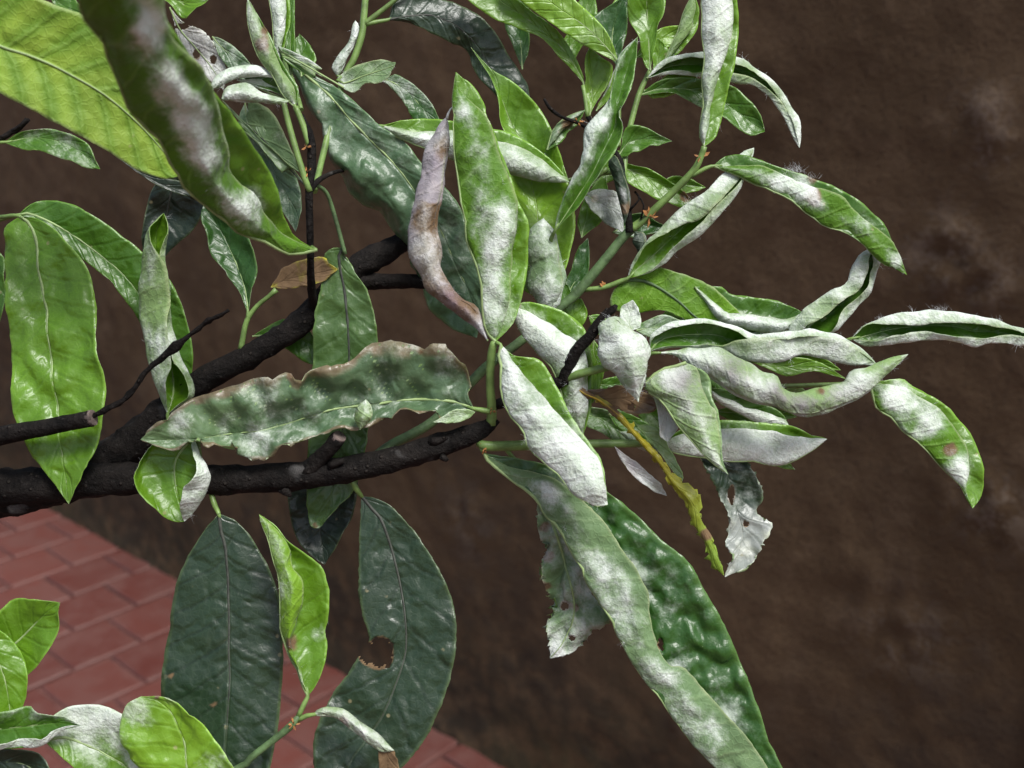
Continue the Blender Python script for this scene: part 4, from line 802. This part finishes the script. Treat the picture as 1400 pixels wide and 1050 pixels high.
# bottom left shoot
flat([60, 66, 70], '-5,850 3,832 17,821 43,818', '25,876 50,851 68,834', '20,925 38,921 63,896 77,864', base=(-6, 902), tip=(82, 824), c='bright', k=[0, -.12, .04], crk=1.2, pet=[(-20, 908, 60)], veins=6)
flat([80, 80], '-12,852 17,876 34,904 38,933 31,967', '-30,870 0,910 10,950', '-60,880 -50,930 -20,985', base=(-30, 848), tip=(15, 1000), c='bright', k=[-.1, 0, 0], crk=1.5, pet=[(-40, 880, 62), (-30, 930, 60)], veins=6)
leaf([90, 96, 100], ['-20,968 0,970 40,970 69,977 94,984', '-20,995 0,996 40,992 80,989', '-20,1026 0,1025 34,1023 57,1016 83,1000', '-20,1018 0,1015 23,1015 57,1005 86,994'], [.05, -.12, 0, .15], 1, 'U', (0, 2), base=(-50, 990), tip=(112, 992), c='mid', u='grey', ml=.9, rail_mu=[.5, 0, 0, 0], pet=[(-70, 985, 80), (-60, 965, 60)])
flat([80, 84, 84], '71,978 114,965 143,967 170,976 195,1000 212,1050', '90,1008 125,1022 160,1040 195,1068', '86,1036 103,1052 140,1085', base=(60, 1013), tip=(215, 1100), c='bright', k=[0, -.12, .02], mu=.1, rail_mu=[.75, .4, 0], crk=1.5)
flat([96, 100, 100], '189,1050 177,1030 166,1013 164,984 174,962', '260,1070 250,1010 225,965', '330,1070 321,1050 314,1036 297,1016 274,987 251,967 223,954', base=(290, 1120), tip=(193, 952), c='sage', u='pale', mu=.22, k=[0, -.04, 0], cgrad=('lime', .0, .1), crk=2.5, wave=2, veins=7, spots=[(214, 954, 4)], pet=[(300, 1140, 90), (230, 1105, 72)], label='pale green broad leaf at the bottom edge')
flat([70, 70], '-20,1022 40,1024 70,1050', '-20,1040 30,1045 60,1070', '-20,1060 20,1070 50,1090', base=(-40, 1035), tip=(80, 1090), c='dark')

# small leaves filling the tufts
flat([-100, -110], '800,235 812,215 835,205', '808,245 825,230 845,222', '815,255 835,248 850,235', base=(796, 250), tip=(858, 210), c='bright', crk=1.2)
flat([-90, -100], '790,300 800,270 815,250', '800,305 815,285 825,262', '812,312 828,295 832,270', base=(795, 325), tip=(828, 240), c='fresh', crk=1.4)
flat([-84, -90], '770,395 780,370 790,340', '778,398 792,375 800,350', '788,400 802,380 806,355', base=(776, 410), tip=(804, 325), c='deep', crk=1.2)
flat([-110, -110], '700,230 715,215 745,225', '705,245 730,240 760,248', '710,262 735,262 765,262', base=(690, 245), tip=(790, 268), c='bright', crk=1.6, mu=.1)
flat([-80, -80], '905,430 925,412 955,415', '910,436 935,428 960,428', '915,444 940,442 965,440', base=(890, 440), tip=(985, 430), c='fresh', mu=.15, crk=1.5)
flat([-60, -60], '820,430 840,440 870,455', '815,440 838,455 868,468', '812,452 835,470 862,480', base=(805, 432), tip=(885, 478), c='fresh', mu=.1)
flat([-50, -50], '845,560 870,570 895,585', '845,572 868,583 890,594', '842,582 865,596 885,602', base=(832, 566), tip=(905, 598), c='mid', crk=1)

roll([-30, -24], '1010,470 1040,478 1075,474', '1008,484 1042,492 1078,486', base=(985, 478), tip=(1112, 474), c='mid', u='grey', ml=.6, fuzz=40)
flat([-44, -40], '1060,470 1095,478 1130,492', '1058,478 1092,488 1128,500', '1052,486 1088,498 1124,506', base=(1035, 476), tip=(1150, 506), c='bright', k=[.1, -.2, .1])
vf([-50, -46], '985,470 1005,462 1030,455', '985,482 1010,478 1035,468', '985,462 1003,452 1028,446', base=(960, 480), tip=(1055, 450), c='mid', u='grey', ml=.6)
flat([-60, -56], '940,520 965,515 995,528', '940,530 968,530 1000,540', '940,542 965,548 998,550', base=(920, 528), tip=(1020, 545), c='fresh', k=[.1, -.2, .1], mu=.2)
roll([-40, -44], '862,590 880,600 900,612', '856,600 872,612 894,620', base=(846, 590), tip=(915, 622), c='mid', u='grey', ml=.5)
flat([-76, -80], '905,250 925,240 945,245', '905,258 928,252 950,254', '908,268 930,266 950,262', base=(892, 262), tip=(965, 256), c='bright', k=[.1, -.2, .1])
vf([-90, -90], '930,60 945,40 950,15', '922,55 930,35 938,12', '938,62 952,42 956,15', base=(905, 92), tip=(948, -10), c='bright', u='pale', ml=.3)
flat([-100, -100], '830,20 845,-5 858,-25', '838,28 855,5 868,-20', '850,36 866,14 876,-10', base=(838, 70), tip=(875, -50), c='bright')
flat([-106, -104], '700,60 690,30 700,5', '712,60 706,30 712,5', '724,60 722,30 722,5', base=(714, 95), tip=(710, -25), c='deep')
vf([-70, -74], '760,190 772,175 785,165', '755,182 765,168 780,158', '766,196 778,180 790,170', base=(748, 205), tip=(800, 150), c='mid', u='sage', ml=.5, spots=[(775, 170, 10)])

flat([-80, -84], '1000,555 1030,548 1065,556', '1000,564 1032,562 1066,566', '1000,574 1030,577 1062,576', base=(975, 562), tip=(1090, 570), c='fresh', k=[.08, -.2, .08])
flat([-84, -80], '800,555 830,560 858,585', '800,566 828,575 852,596', '798,578 822,592 846,606', base=(775, 556), tip=(872, 612), c='mid', k=[.05, -.2, .1], mu=.15)
flat([-70, -74], '880,545 905,560 925,590', '874,552 896,572 916,598', '868,560 888,584 908,604', base=(868, 532), tip=(930, 612), c='fresh', k=[.05, -.2, .1], mu=.2)
vf([-74, -70], '1075,455 1105,440 1130,436', '1072,462 1104,452 1132,446', '1075,448 1102,432 1130,428', base=(1050, 466), tip=(1155, 440), c='bright', u='grey', ml=.6)
flat([-86, -86], '850,300 872,290 895,300', '852,310 876,305 898,310', '855,322 878,322 898,318', base=(838, 318), tip=(915, 312), c='deep', k=[.08, -.2, .08], mu=.2)
flat([-90, -96], '640,250 660,275 668,310', '650,245 672,272 680,310', '662,240 684,268 692,305', base=(645, 225), tip=(684, 345), c='bright', mu=.1)
flat([-100, -100], '880,60 900,40 925,35', '885,68 905,52 930,46', '892,76 912,66 932,56', base=(868, 80), tip=(950, 40), c='lime')
flat([-104, -104], '770,60 785,30 790,5', '782,64 798,34 804,6', '794,66 812,38 816,8', base=(780, 92), tip=(806, -20), c='fresh')
